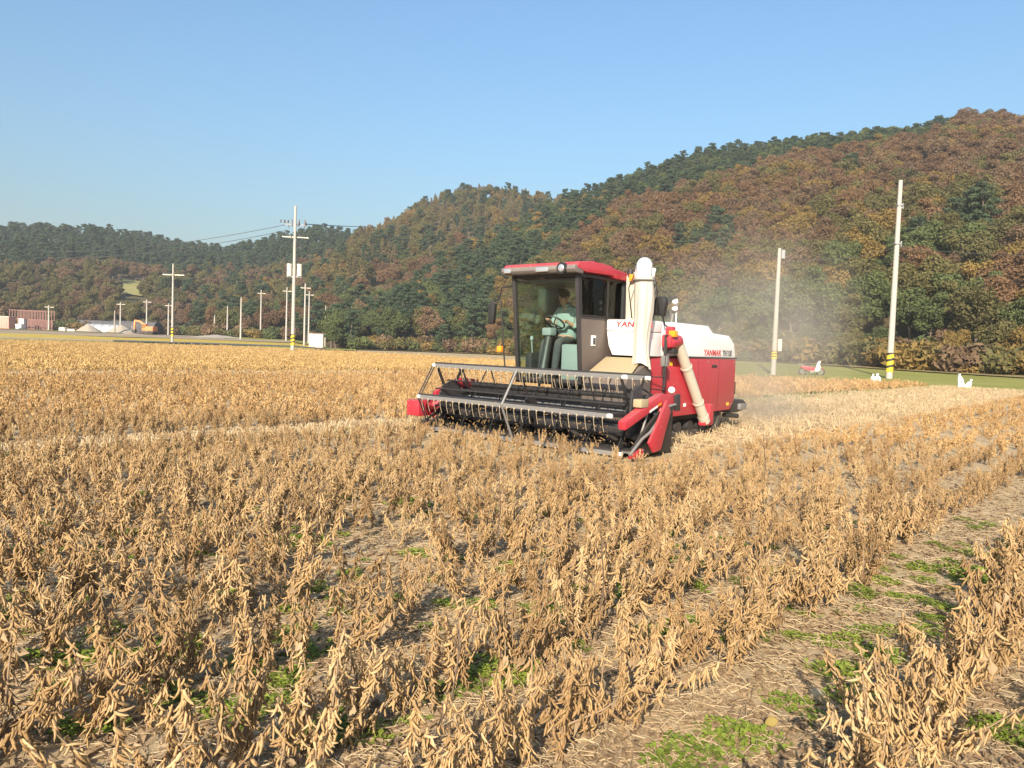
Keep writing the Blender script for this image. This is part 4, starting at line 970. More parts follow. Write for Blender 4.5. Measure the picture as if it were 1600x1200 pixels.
for yy, s in ((HY0, -1), (HY1, 1)):
    MB().prism([(2.02, .07), (3.05, .05), (3.12, .16), (2.75, .46), (2.35, .70), (2.02, .80)], 'y', yy - .02, yy + .02).build('end_plate', BLACK, HD, bevel=.008)
    dv = MB().prism([(2.38, .84), (2.26, .66), (2.50, .12), (2.70, .09), (2.84, .24), (2.62, .52)] if s > 0 else [(2.4, .66), (2.5, .10), (2.9, .08), (3.0, .3)], 'y', yy + s * .10 - .02, yy + s * .10 + .02); dv.build('divider_plate', RED, CH, bevel=.008)
    tip = MB(); tip.add([(3.0, yy + s * .04, .03), (3.0, yy + s * .13, .03), (3.0, yy + s * .13, .17), (3.0, yy + s * .04, .17), (3.34, yy + s * .09, .05), (3.32, yy + s * .09, .10)], [(0, 1, 2, 3), (0, 4, 1), (1, 4, 5, 2), (2, 5, 3), (3, 5, 4, 0)]); tip.build('divider_tip', RED, CH, bevel=.008)
    MB().tube([(2.02, yy + s * .06, .76), (2.25, yy + s * .07, .74), (2.75, yy + s * .07, .38), (2.98, yy + s * .08, .30), (3.3, yy + s * .09, .10)], .022, 8).build('divider_rail', GREYBAR if s > 0 else BLACK, CH, smooth=50)
MB().prism([(2.02, .78), (2.22, .74), (2.66, .36), (2.50, .33), (2.14, .62)], 'y', HY1 + .04, HY1 + .07).build('belt_guard', DARK, HD, bevel=.008)
# reel arms (red) and their cylinders
MB().prism([(2.52, .765), (2.74, .69), (2.73, .66), (2.51, .735)], 'y', 2.061, 2.064).build('sticker', WHITE, CH); MB().prism([(2.42, .80), (2.50, .775), (2.49, .745), (2.41, .77)], 'y', 2.061, 2.064).build('sticker', ORANGE, CH)
for (x_, z_, m_) in ((-1.9, .56, YELLOW), (-.15, .60, WHITE), (.40, 1.34, YELLOW)): MB().box(x_ - .05, x_ + .05, 1.0602, 1.063, z_ - .03, z_ + .03).build('sticker', m_, CH)
for x_ in (-.62, -1.45): MB().box(x_ - .004, x_ + .004, 1.0602, 1.0615, .47, 1.42).build('panel_seam', BLACK, CH)
for x_, z_ in ((.48, 1.38), (.48, .55), (-2.1, 1.38), (-2.05, .55), (-1.0, 1.38), (-1.0, .52)): MB().tube([(x_, 1.058, z_), (x_, 1.072, z_)], .016, 8).build('bolt', GREYBAR, CH, smooth=40)
MB().box(-1.35, -1.15, 1.0602, 1.075, 1.28, 1.33).build('latch', BLACK, CH, bevel=.006)
arm = MB().prism([(1.88, .74), (1.90, .88), (2.36, .93), (2.62, .85), (3.36, .56), (3.34, .44), (2.60, .70), (2.30, .76), (2.05, .72)], 'y', 1.93, 2.06); arm.build('reel_arm', RED, CH, bevel=.02)
MB().box(2.78, 2.98, 1.925, 2.07, .74, .86).build('arm_clamp', DUSTY, CH, bevel=.02); MB().ball((2.02, 2.0, .97), .055, 12, 8).build('knob', WHITE, CH, smooth=60)
MB().tube([(2.42, 2.02, .38), (2.36, 2.02, .72)], .035, 10).build('hydraulic_cylinder', RED, CH, smooth=50); MB().ball((2.36, 2.02, .76), .03).build('cylinder_pin', WHITE, CH, smooth=60)
MB().prism([(1.90, .66), (2.02, .66), (2.06, .90), (1.92, .92)], 'y', 2.05, 2.10).build('arm_pivot', DARK, CH, bevel=.01)
MB().tube([(1.85, 1.32, .98), (2.4, 1.98, .86), (2.75, 2.0, .62)], .014, 6).build('brace', BLACK, CH, smooth=60)
MB().tube([(2.62, 1.98, .72), (2.86, 1.98, .25)], .018, 8).build('support_rod', GREYBAR, CH, smooth=60)
armL = MB().prism([(1.88, .74), (1.90, .90), (2.36, .95), (2.62, .87), (3.0, .70), (2.98, .56), (2.60, .70), (2.30, .76)], 'y', -2.22, -2.14); armL.build('reel_arm', RED, CH, bevel=.015)
MB().box(2.80, 3.24, -2.62, -2.30, .26, .54).build('drive_cover', RED, CH, bevel=.02, label='red box cover at the far end of the reel'); MB().beam((2.95, -2.3, .42), (2.85, -2.12, .5), .12, .12).build('drive_bracket', RED, CH, bevel=.01)
# --- reel
RC, RR = (2.82, .61), .635; ANG = [R_(62 - 60 * k) for k in range(6)]
RY0, RY1 = -2.05, 1.86
RE = MB().tube([(RC[0], RY0, RC[1]), (RC[0], RY1, RC[1])], .05, 12).build('reel', BLACK, CH, smooth=50)
for k, a in enumerate(ANG):
    x, z = RC[0] + RR * math.cos(a), RC[1] + RR * math.sin(a)
    bar = MB().box(x + .012, x + .018, RY0, RY1, z - .032, z + .032); bar.build('tine_bar', GREYBAR, RE)
    MB().tube([(x - .018, RY0, z + .034), (x - .018, RY1, z + .034)], .024, 8).build('bar_tube', BLACK, RE, smooth=50)
    tn = MB(); kn = MB()
    for q in range(26):
        y = RY0 + .10 + q * (RY1 - RY0 - .2) / 25
        tn.tube([(x + .026, y, z - .01), (x + .035, y, z - .05), (x + .02, y, z - .14), (x - .015, y, z - .235)], .0048, 5)
        kn.ball((x + .026, y, z - .035), (.016, .016, .018), 6, 4)
    tn.build('tine', TINE, RE, smooth=60, kind='stuff'); kn.build('tine_clip', TINE, RE, smooth=60, kind='stuff')
    for y in (RY0, RY1): MB().tube([(x, y - .03, z), (x, y + .03, z)], .035, 10).build('bearing', WHITE, RE, smooth=50)
for y, mt in ((RY0 + .06, BLACK), (-.10, BLACK), (RY1 - .06, BLACK)):
    sp = MB()
    for k, a in enumerate(ANG): sp.beam((RC[0], y, RC[1]), (RC[0] + RR * math.cos(a), y, RC[1] + RR * math.sin(a)), .014, .055 if abs(y) > 1 else .03, (math.sin(a), 0, -math.cos(a)))
    sp.tube([(RC[0], y - .015, RC[1]), (RC[0], y + .015, RC[1])], .20 if y < -1 else .16, 18); sp.build('spider', mt, RE)
for y, rad, off, mt in ((RY0 - .05, .012, 0, BLACK), (RY0 + .01, .012, 0, BLACK), (-.13, .02, 0, GREYBAR)):
    lk = MB()
    for k in range(6):
        a, b = ANG[k], ANG[(k + 1) % 6]
        if mt is GREYBAR and k not in (5, 0, 1): continue
        if mt is GREYBAR and k == 5: continue
        p = (RC[0] + RR * math.cos(a) + .03 * (mt is GREYBAR), y, RC[1] + RR * math.sin(a)); q = (RC[0] + RR * math.cos(b) + .03 * (mt is GREYBAR), y, RC[1] + RR * math.sin(b)); lk.tube([p, q], rad, 8)
    lk.build('link_rod', mt, RE, smooth=50)
mb = MB()
for k in range(6):
    a = ANG[k] + R_(30)
    for rr_ in (.30,): mb.tube([(RC[0] + rr_ * math.cos(a), RY0, RC[1] + rr_ * math.sin(a)), (RC[0] + rr_ * math.cos(a), RY1, RC[1] + rr_ * math.sin(a))], .016, 6)
for q in range(1, 6):
    y = RY0 + (RY1 - RY0) * q / 6
    for k in range(6): mb.beam((RC[0], y, RC[1]), (RC[0] + RR * .96 * math.cos(ANG[k]), y + .02, RC[1] + RR * .96 * math.sin(ANG[k])), .010, .022, (math.sin(ANG[k]), 0, -math.cos(ANG[k])))
mb.build('stay_rod', BLACK, RE, smooth=50, kind='stuff')
V = []; Fq = []; o_ = 0
for q in range(420):
    k = int(rng.integers(6)); v, f = PODS[k]; y = rng.uniform(RY0, RY1); w0 = rng.random()
    if w0 < .45: p = np.array([rng.uniform(2.15, 3.0), y, rng.uniform(.13, .22) + (.25 if rng.random() < .3 else 0)])
    elif w0 < .75:
        a = ANG[int(rng.integers(6))]; p = np.array([RC[0] + RR * math.cos(a) + .02, y, RC[1] + RR * math.sin(a) - rng.uniform(0, .12)])
    else: cl_ = RY0 + .3 + 3.2 * (int(rng.integers(5)) / 4); p = np.array([rng.uniform(2.9, 3.2), cl_ + rng.normal() * .12, rng.uniform(.12, .42)])
    V.append((v * rng.uniform(.9, 1.5)) @ rotm(rng.uniform(0, 3), rng.uniform(0, 6.28), rng.uniform(0, 6.28)).T + p); Fq.append(f + o_); o_ += len(v)
link('caught_crop', fast_mesh('caught_crop', np.vstack(V), np.vstack(Fq), [POD], None, True), HD, kind='stuff')
pl = MB().prism([(RC[0] + .30 * math.cos(t), RC[1] + .30 * math.sin(t)) for t in np.linspace(0, 6.28, 9)[:-1]], 'y', RY0 + .10, RY0 + .13); pl.build('reel_disc', DARK, RE)
pl = MB().prism([(RC[0] - .1, RC[1] - .4), (RC[0] + .15, RC[1] - .3), (RC[0] + .1, RC[1] + .35), (RC[0] - .12, RC[1] + .45), (RC[0] - .25, RC[1] + .1)], 'y', RY1 - .02, RY1 + .02); pl.build('reel_disc', DARK, RE, bevel=.01)

# ------------------------------------------------------------------ the driver
PR = thing('person', 'person in pale green shirt and dark cap driving in the cab', 'person', (MO[0], MO[1], .10), RZ)
def skinned(name, V, E, rad, mat, parent, sub=2, root=0):
    me = bpy.data.meshes.new(name); me.from_pydata([tuple(v) for v in V], E, []); o = link(name, me, parent)
    sk = o.modifiers.new('skin', 'SKIN'); sk.use_smooth_shade = True
    for i, r in enumerate(rad): d = me.skin_vertices[0].data[i]; d.radius = (r, r) if not isinstance(r, tuple) else r; d.use_root = i == root
    sb = o.modifiers.new('sub', 'SUBSURF'); sb.levels = sb.render_levels = sub; me.materials.append(mat); return o
def chain(V, E, rad, start, pts, rs):
    p = start
    for q, r in zip(pts, rs):
        V.append(q); rad.append(r); E.append((p, len(V) - 1)); p = len(V) - 1
    return p
px0, py0 = 1.12, -.66
V = [(px0, py0, 1.58)]; E = []; rad = [(.12, .10)]
ch_ = chain(V, E, rad, 0, [(px0 + .02, py0, 1.78), (px0 + .02, py0, 1.98), (px0 + .06, py0 - .01, 2.14), (px0 + .11, py0 - .02, 2.22)], [(.13, .10), (.15, .11), (.06, .06), (.052, .052)])
hd_ = chain(V, E, rad, ch_, [(px0 + .16, py0 - .03, 2.30), (px0 + .165, py0 - .03, 2.40)], [(.085, .075), (.08, .072)])
for s, tgt in ((1, (1.50, py0 + .19, 1.90)), (-1, (1.53, py0 - .18, 1.93))):
    e = chain(V, E, rad, 2, [(px0, py0 + s * .19, 2.05), (px0 + .14, py0 + s * .27, 1.83), (tgt[0] - .06, tgt[1], tgt[2] + .02)], [.062, .048, .030])
    h = chain(V, E, rad, e, [(tgt[0] - .01, tgt[1], tgt[2] + .035)], [(.034, .022)])
    for q in range(4):
        oy = (q - 1.5) * .018; L = (.9, 1, .95, .75)[q]
        chain(V, E, rad, h, [(tgt[0] + .04 * L, tgt[1] + oy, tgt[2] + .03), (tgt[0] + .055 * L, tgt[1] + oy * 1.05, tgt[2] - .005)], [.009, .008])
    chain(V, E, rad, h, [(tgt[0] + .01, tgt[1] - s * .04, tgt[2] + .01), (tgt[0] + .03, tgt[1] - s * .045, tgt[2] - .01)], [.010, .009])
for s in (1, -1):
    chain(V, E, rad, 0, [(px0 + .14, py0 + s * .11, 1.57), (px0 + .50, py0 + s * .16, 1.55), (px0 + .58, py0 + s * .15, .99), (px0 + .70, py0 + s * .16, .93)], [.088, .062, .045, .035])
skinned('body', V, E, rad, SKIN, PR)
V = [(px0, py0, 1.50)]; E = []; rad = [(.185, .155)]
c2 = chain(V, E, rad, 0, [(px0 + .02, py0, 1.76), (px0 + .03, py0, 1.99), (px0 + .05, py0, 2.17), (px0 + .08, py0, 2.23)], [(.21, .16), (.225, .155), (.17, .11), (.085, .078)])
for s in (1, -1):
    chain(V, E, rad, 2, [(px0, py0 + s * .22, 2.13), (px0 + .08, py0 + s * .28, 1.94), (px0 + .16, py0 + s * .27, 1.83), (px0 + (.22 if s > 0 else .30), py0 + s * .25, 1.86)], [.082, .074, .066, .058])
skinned('shirt', V, E, rad, SHIRT, PR)
V = [(px0, py0, 1.56)]; E = []; rad = [(.165, .14)]
chain(V, E, rad, 0, [(px0 + .01, py0, 1.68)], [(.165, .135)])
for s in (1, -1):
    chain(V, E, rad, 0, [(px0 + .14, py0 + s * .11, 1.575), (px0 + .50, py0 + s * .16, 1.555), (px0 + .58, py0 + s * .15, 1.02)], [.100, .080, .066])
skinned('trousers', V, E, rad, NAVY, PR)
for s in (1, -1): MB().ball((px0 + .65, py0 + s * .16, .935), (.125, .050, .050), 12, 8).build('shoe', HAIR, PR, smooth=80)
hx, hy, hz = px0 + .165, py0 - .03, 2.36
MB().ball((hx - .02, hy, hz + .05), (.115, .098, .085), 16, 10).build('hair', HAIR, PR, smooth=80)
cp = MB().ball((hx - .005, hy, hz + .085), (.122, .105, .075), 16, 10); cp.add([(hx + .09, hy - .08, hz + .075), (hx + .09, hy + .08, hz + .075), (hx + .20, hy + .06, hz + .05), (hx + .20, hy - .06, hz + .05), (hx + .09, hy - .08, hz + .09), (hx + .09, hy + .08, hz + .09), (hx + .20, hy + .06, hz + .06), (hx + .20, hy - .06, hz + .06)], [(0, 1, 2, 3), (7, 6, 5, 4), (0, 4, 5, 1), (1, 5, 6, 2), (2, 6, 7, 3), (3, 7, 4, 0)])
cp.build('cap', HAIR, PR, smooth=70)
MB().ball((hx + .098, hy, hz - .01), (.022, .014, .024), 8, 6).build('nose', SKIN, PR, smooth=80)
for s in (1, -1): MB().ball((hx + .078, hy + s * .033, hz + .02), (.012, .016, .010), 8, 6).build('eye', HAIR, PR, smooth=80); MB().ball((hx - .01, hy + s * .084, hz), (.022, .010, .032), 8, 6).build('ear', SKIN, PR, smooth=80)
MB().ball((hx + .082, hy, hz - .045), (.012, .028, .007), 8, 6).build('mouth', paint('lips', (.25, .10, .08), .6, dust=0), PR, smooth=80)
MB().ring((px0 + .095, py0 - .005, 2.235), (.35, 0, 1), .07, .018, 16, 6).build('collar', SHIRT, PR, smooth=80)
for k in range(3): MB().ball((px0 + .165 - .015 * k, py0 - .005, 2.05 - k * .10), .011, 6, 4).build('button', WHITE, PR, smooth=80)

# ------------------------------------------------------------------ poles and wires
POLE = {}
def pole(key, base, top, label, rr=.17, arms=(), stripe=False, z=None, dist=None, group=None, mat=None):
    if dist is None: bx, by = ground_at(*base)[:2]; bz = 0
    else:
        v = ray(*base); k = dist / math.hypot(v[0], v[1]); bx, by = v[0] * k, v[1] * k; bz = float(terrain(bx, by)[0])
    r = math.hypot(bx, by); ztop = CAM_H + elev(*top) * r; h = ztop - bz
    t = thing('utility_pole', label, 'utility pole', (bx, by, bz), 0, group)
    MB().tube([(0, 0, -.4), (0, 0, h * .5), (0, 0, h)], [rr, rr * .82, rr * .62], 14).build('shaft', mat or CONC, t, smooth=40)
    for (zf, L, az_, th, am) in arms:
        z_ = h * zf; c, s = math.cos(az_), math.sin(az_); ca = MB().beam((-c * L / 2, -s * L / 2 + rr, z_), (c * L / 2, s * L / 2 + rr, z_), th, th).build('crossarm', am, t)
        for q in (-.46, -.16, .16, .46) if L > 1.6 else (-.45, .45):
            MB().tube([(c * L * q, s * L * q + rr, z_ + th / 2), (c * L * q, s * L * q + rr, z_ + th / 2 + .28)], [.06, .045], 8).build('insulator', INSUL, ca, smooth=50)
    if stripe:
        sl = MB().tube([(0, 0, stripe[0]), (0, 0, stripe[1])], rr + .015, 20, False).build('warning_sleeve', YELLOW, t, smooth=50)
        H = stripe[1] - stripe[0]; n = 3
        for k in range(n):
            vs = []; fs = []; R2 = rr + .022
            for j in range(21):
                a = 2 * math.pi * j / 20; zz = stripe[0] + H * (k + .12) / n + (a / 6.283) * H / n * .85
                zz2 = min(zz + H * .13, stripe[1]); zz = min(zz, stripe[1]); vs += [(R2 * math.cos(a), R2 * math.sin(a), zz), (R2 * math.cos(a), R2 * math.sin(a), zz2)]
                if j: fs.append((2 * j - 2, 2 * j, 2 * j + 1, 2 * j - 1))
            MB().add(vs, fs).build('stripe', BLK2, sl)
    POLE[key] = (bx, by, bz, h); return t, h
t, h = pole('main', (457, 551), (464, 322), 'tall pale concrete pole with two transformer cans left of the harvester', .21,
            [(.875, 2.4, .25, .09, GALV), (.79, 2.8, .15, .10, BOXCREAM), (.775, 1.6, 1.2, .06, GALV)], (.8, 2.0))
for s in (-1, 1):
    c = MB().tube([(s * .55, .1, h * .525), (s * .55, .1, h * .60)], .27, 16).tube([(s * .55, .1, h * .60), (s * .55, .1, h * .607)], .29, 16).build('transformer', BOXCREAM, t, smooth=40)
    MB().tube([(s * .55, 0, h * .605), (s * .55, 0, h * .63)], .05, 8).build('bushing', INSUL, c, smooth=50)
mb = MB().beam((-.8, .1, h * .52), (.8, .1, h * .52), .10, .10); mb.build('platform', GALV, t)
fz = MB()
for q in (-1.6, -1.2, -.8): fz.beam((q, 0, h * .885), (q + .02, 0, h * .905), .25, .10)
fz.beam((-.8, .05, h * .89), (-.7, .05, h * .85), .12, .10).beam((.45, .05, h * .91), (.25, .05, h * .86), .14, .12).beam((-.35, .05, h * .91), (-.35, .05, h * .86), .12, .12).beam((1.05, .05, h * .91), (1.0, .05, h * .85), .14, .12)
fz.build('fuse_switch', INSUL, t, kind='stuff')
pole('two', (269, 536), (271, 412), 'weathered pole with one wide crossarm in front of the gravel mounds', .17, [(.86, 3.0, .1, .13, BOXCREAM)], (.9, 2.2), dist=122)
pole('short', (1208, 586), (1217, 388), 'shorter plain concrete pole with meter box right of the harvester', .19, [], (1.2, 1.75), dist=58)
tb = bpy.data.objects[[o.name for o in bpy.data.objects if o.get('label', '').startswith('shorter plain')][0]]
MB().box(.16, .42, -.3, -.05, 1.75, 2.6).build('meter_box', BOXCREAM, tb, bevel=.02); MB().box(.1, .34, -.2, -.1, 8.3, 8.9).build('bracket', GALV, tb)
t, h = pole('tall', (1389, 593), (1405, 282), 'tallest concrete pole with yellow and black striped foot at right', .22, [], (.5, 1.85), dist=60)
MB().box(-.18, .20, -.18, .18, h * .872, h * .880).box(.1, .30, -.05, .05, h * .86, h * .872).tube([(.24, 0, h * .87), (.24, 0, h * .885)], .05, 10).build('collar', GALV, t, bevel=.01)
MB().box(-.21, .22, -.21, .21, h * .68, h * .687).tube([(.24, -.1, h * .67), (.24, -.1, h * .695)], .05, 8).build('collar', GALV, t, bevel=.01)
small = [((407, 523), (407, 453), 168, 'slender pole with small crossarm standing left of the transformer pole', True), ((376, 520), (377, 465), 150, 'plain thin pole second left of the transformer pole', False),
 ((355, 517), (354, 478), 172, 'short pole with ivy top third left of the transformer pole', False), ((335, 514), (334, 493), 174, 'shortest thin pole in the grass below the brown trees', False),
 ((263, 506), (262, 474), 176, 'thin pole just left of the wide crossarm pole', True), ((229, 503), (230, 468), 176, 'thin pole rising behind the orange excavator', True),
 ((188, 502), (188, 472), 176, 'thin pole above the black shaded sheds', True), ((179, 519), (180, 485), 168, 'dark wooden post between the gravel mounds', False), ((76, 512), (76, 477), 174, 'thin pole right of the red steel frame', True),
 ((447, 528), (450, 449), 150, 'thin crossarm pole immediately left of the transformer pole', True), ((475, 545), (476, 443), 130, 'crossarm pole immediately right of the transformer pole', True), ((482, 524), (482, 455), 152, 'thinner pole behind the crossarm pole near the cabinet', True), ((508, 530), (510, 478), 150, 'leaning bare trunk pole right of the cream cabinet', False)]
for k, (b, tp, d, lab, arm) in enumerate(small):
    pole('s%d' % k, b, tp, lab, .17, [(.93, 1.6, .2, .10, BOXCREAM)] if arm else [], False, dist=d, mat=BARKPALE if 'wood' in lab or 'trunk' in lab else None)
def wire(p, q, sag, label, r=.022):
    p, q = Vector(p), Vector(q); pts = [p.lerp(q, s) - Vector((0, 0, sag * 4 * s * (1 - s))) for s in np.linspace(0, 1, 25)]
    tag(MB().tube(pts, r, 5).build('power_line', INSUL, None, smooth=60), label, 'power line')
def at(px, py, dist): v = ray(px, py); k = dist / math.hypot(v[0], v[1]); return (v[0] * k, v[1] * k, CAM_H + v[2] * k)
mx, my, mz, mh = POLE['main']
wire((mx - 1.1, my, mh * .87), at(60, 392, 150), 1.0, 'upper wire running left from the transformer pole', .03)
wire((mx - 1.1, my, mh * .83), at(60, 402, 150), 1.0, 'lower wire running left from the transformer pole', .03)
wire((mx + 1.1, my, mh * .88), at(640, 352, 240), .4, 'wire running right from the transformer pole towards the hill', .05)
sx_, sy_, sz_, sh_ = POLE['short']; tx_, ty_, tz_, th_ = POLE['tall']
wire((sx_, sy_, sh_ * .95), (tx_, ty_, th_ * .68), .5, 'wire between the two right poles', .014); wire((tx_, ty_, th_ * .68), at(1900, 396, 60), .4, 'wire leaving the tallest pole towards the right edge', .014)
wire((sx_, sy_, sh_ * .95), at(880, 452, 125), .6, 'wire running left from the short pole behind the harvester', .014)

# ------------------------------------------------------------------ small far things
def place(px, py, dist):
    v = ray(px, py); k = dist / math.hypot(v[0], v[1]); x, y = v[0] * k, v[1] * k; return x, y, float(terrain(x, y)[0])
x, y = ground_at(497, 544)[:2]
x, y, z = place(494, 543, 128)
t = thing('utility_cabinet', 'cream utility cabinet on the field edge beside the poles', 'cabinet', (x, y, z), .15)
MB().box(-1.15, 1.15, -.6, .6, 0, .15).build('plinth', CONC, t); MB().box(-1.1, 1.1, -.55, .55, .15, 2.25).build('body', BOXCREAM, t, bevel=.03); MB().box(-1.2, 1.2, -.65, .65, 2.25, 2.36).build('roof', OXIDE, t, bevel=.02)
for s in (-1, 1): MB().box(s * .53 - .5, s * .53 + .5, -.575, -.55, .25, 2.12).build('door', BOXCREAM, t, bevel=.008)
def mound(px, py, dist, w_, h_, lab):
    x, y, z = place(px, py, dist); n, m = 28, 10; vs = []; fs = []
    for i in range(m):
        q = i / (m - 1)
        for j in range(n):
            a = 6.283 * j / n; r = w_ * q * (1 + .12 * mnoise.noise(Vector((math.cos(a) * 2, math.sin(a) * 2, px)))); vs.append((r * math.cos(a), r * math.sin(a), h_ * (1 - q ** 1.15) + .12 * mnoise.noise(Vector((r * math.cos(a), r * math.sin(a), 1)))))
    for i in range(m - 1):
        for j in range(n): fs.append((i * n + j, (i + 1) * n + j, (i + 1) * n + (j + 1) % n, i * n + (j + 1) % n))
    o = tag(MB().add(vs, fs).build('gravel_mound', GRAVEL, None, smooth=60), lab, 'mound'); o.location = (x, y, z)
mound(138, 523, 172, 2.6, 1.6, 'left of two grey gravel mounds before the sheds'); mound(190, 523, 172, 3.0, 1.7, 'right of two grey gravel mounds before the sheds'); mound(340, 531, 160, 5.0, .6, 'low pale dirt heap right of the excavator')
def shed(px, py, dist, L, W, H, rz, mat, lab):
    x, y, z = place(px, py, dist); t = thing('shade_house', lab, 'shed', (x, y, z), rz); n = 12
    prof = [(W / 2 * math.cos(a), H * (.45 + .55 * math.sin(a))) for a in np.linspace(math.pi, 0, n)]; prof = [(-W / 2, 0)] + prof + [(W / 2, 0)]
    MB().prism(prof, 'x', -L / 2, L / 2).build('cover', mat, t, smooth=40)
    for k in range(5): xx = -L / 2 + L * k / 4; MB().tube([(xx, a * 1.01, b * 1.01) for a, b in prof], .05, 5).build('hoop', GALV, t)
shed(214, 519, 200, 9.5, 6, 3.0, .1, NETB, 'black net shade house behind the orange excavator'); shed(187, 519, 206, 7, 6, 2.9, .05, NETB, 'black net shade house in the middle of the row'); shed(163, 518, 198, 7, 4, 2.0, .1, NETG, 'grey film shed behind the gravel mounds'); shed(144, 518, 212, 6, 5, 3.0, .0, NETB, 'dark shed with pale roof vent at the left of the row')
x, y, z = place(232, 523, 165)
t = thing('excavator', 'orange excavator with folded arm on the dirt site', 'excavator', (x, y, z), R_(0)); t.scale = (.92,) * 3
for s in (-1, 1):
    MB().prism([(-1.3, .1), (1.3, .1), (1.5, .4), (1.3, .7), (-1.3, .7), (-1.5, .4)], 'y', s * .95 - .25, s * .95 + .25).build('track', RUBBER, t, bevel=.05)
MB().box(-.2, 1.4, -1.1, 1.1, .8, 1.75).build('engine_house', EXC, t, bevel=.08); cb = MB().box(-.9, -.1, -1.1, -.1, .8, 2.3).build('cab', EXC, t, bevel=.06); MB().box(-.85, -.2, -1.12, -1.1, 1.4, 2.15).build('window', GLASS2, cb)
MB().beam((-.2, .3, 1.4), (-1.9, .3, 2.75), .32, .42).beam((-1.9, .3, 2.75), (-3.1, .3, 2.9), .30, .36).build('boom', EXC, t, bevel=.04); MB().beam((-3.0, .3, 3.0), (-3.15, .3, 1.1), .28, .32).build('arm', EXC, t, bevel=.03)
MB().prism([(-3.4, 1.1), (-2.9, 1.1), (-2.75, .6), (-3.1, .3), (-3.5, .5)], 'y', -.1, .7).build('bucket', DARK, t, bevel=.02)
# steel frame building site
x, y, z = place(43, 514, 195)
t = thing('steel_frame', 'red oxide steel frame of many posts at the far left', 'frame', (x, y, z), .12)
for k in range(14):
    for q in (0, 1):
        xx = -3.6 + k * .555; MB().box(xx - .07, xx + .07, q * 4 - .07, q * 4 + .07, 0, 4.3).build('post', OXIDE, t)
for zz in (2.2, 4.1): MB().box(-3.7, 3.75, -.1, .04, zz, zz + .14).build('rail', OXIDE, t); MB().box(-3.7, 3.75, 3.96, 4.1, zz, zz + .14).build('rail', OXIDE, t)
MB().box(-3.6, 3.6, 3.2, 3.25, 0, 2.4).build('back_sheet', OXIDE, t)
def container(px, py, d, L, mat, lab):
    x, y, z = place(px, py, d); t = thing('container', lab, 'container', (x, y, z), .08); MB().box(-L / 2, L / 2, -1.2, 1.2, .1, 2.5).build('body', mat, t, bevel=.04)
    for k in range(int(L / .5)): xx = -L / 2 + .25 + k * .5; MB().box(xx - .06, xx + .06, -1.24, -1.2, .25, 2.35).build('rib', mat, t)
    MB().box(-L / 2 - .05, L / 2 + .05, -1.25, 1.25, 2.5, 2.6).build('roof', BOXCREAM, t)
container(6, 516, 188, 3.2, SALMON, 'salmon red container at the left edge before the steel frame')
def tank(px, py, d, w_, h_, lab):
    x, y, z = place(px, py, d); t = thing('site_hut', lab, 'hut', (x, y, z), .1); MB().box(-w_ / 2, w_ / 2, -.8, .8, 0, h_).build('body', WHITE, t, bevel=.05); MB().box(-w_ / 2 - .06, w_ / 2 + .06, -.86, .86, h_, h_ + .1).build('roof', BOXCREAM, t); MB().box(-.25, .25, -.83, -.8, .1, h_ * .8).build('door', NETG, t)
tank(36, 515, 195, .95, 2.3, 'tall narrow white hut before the steel frame'); tank(26, 516, 194, 2.6, 1.1, 'low white hut beside the salmon container')
def block(px, py, d, L, h_, lab):
    x, y, z = place(px, py, d); bm = bmesh.new(); bmesh.ops.create_cube(bm, size=1); bmesh.ops.subdivide_edges(bm, edges=bm.edges, cuts=3, use_grid_fill=True)
    for v in bm.verts: v.co *= 1 + .25 * mnoise.noise(v.co * 3 + Vector((px, 0, 0)))
    me = bpy.data.meshes.new('stone'); bm.to_mesh(me); bm.free(); me.materials.append(STONE); o = tag(link('boulder', me), lab, 'boulder'); o.location = (x, y, z + h_ * .35); o.scale = (L, 1.2, h_)
block(99, 514, 190, 1.3, 1.0, 'pale boulder lying right of the steel frame'); block(110, 515, 190, 2.4, .7, 'long pale boulder on the dirt site')
for k, (a, b, lab) in enumerate([((204, 452), (203, 452), 'pale headstone high on the grassy clearing'), ((206, 466), (206, 466), 'pale headstone low on the grassy clearing')]):
    pass
# clearing on the far slope
cl = []
for px, s in ((190, .30), (220, .30), (223, .43), (189, .43)):
    r0 = lerp_tab(HILLS[0][2], px); r1 = lerp_tab(HILLS[0][3], px); r = r0 + s * (r1 - r0); a = math.atan((px - 800) / F_PX); cl.append((r * math.sin(a), r * math.cos(a)))
vs = []; N_ = 8
for i in range(N_ + 1):
    for j in range(N_ + 1):
        A = np.array(cl[0]) * (1 - i / N_) + np.array(cl[1]) * i / N_; B = np.array(cl[3]) * (1 - i / N_) + np.array(cl[2]) * i / N_; q = A * (1 - j / N_) + B * j / N_; vs.append((q[0], q[1], float(terrain(q[0], q[1])[0]) + .5))
MB().add(vs, [(i * (N_ + 1) + j, (i + 1) * (N_ + 1) + j, (i + 1) * (N_ + 1) + j + 1, i * (N_ + 1) + j + 1) for i in range(N_) for j in range(N_)]).build('grass_clearing', sheet_mat('dry_lawn', [(.22, .20, .07), (.32, .28, .11)], .2, 2), None, smooth=60, kind='structure')
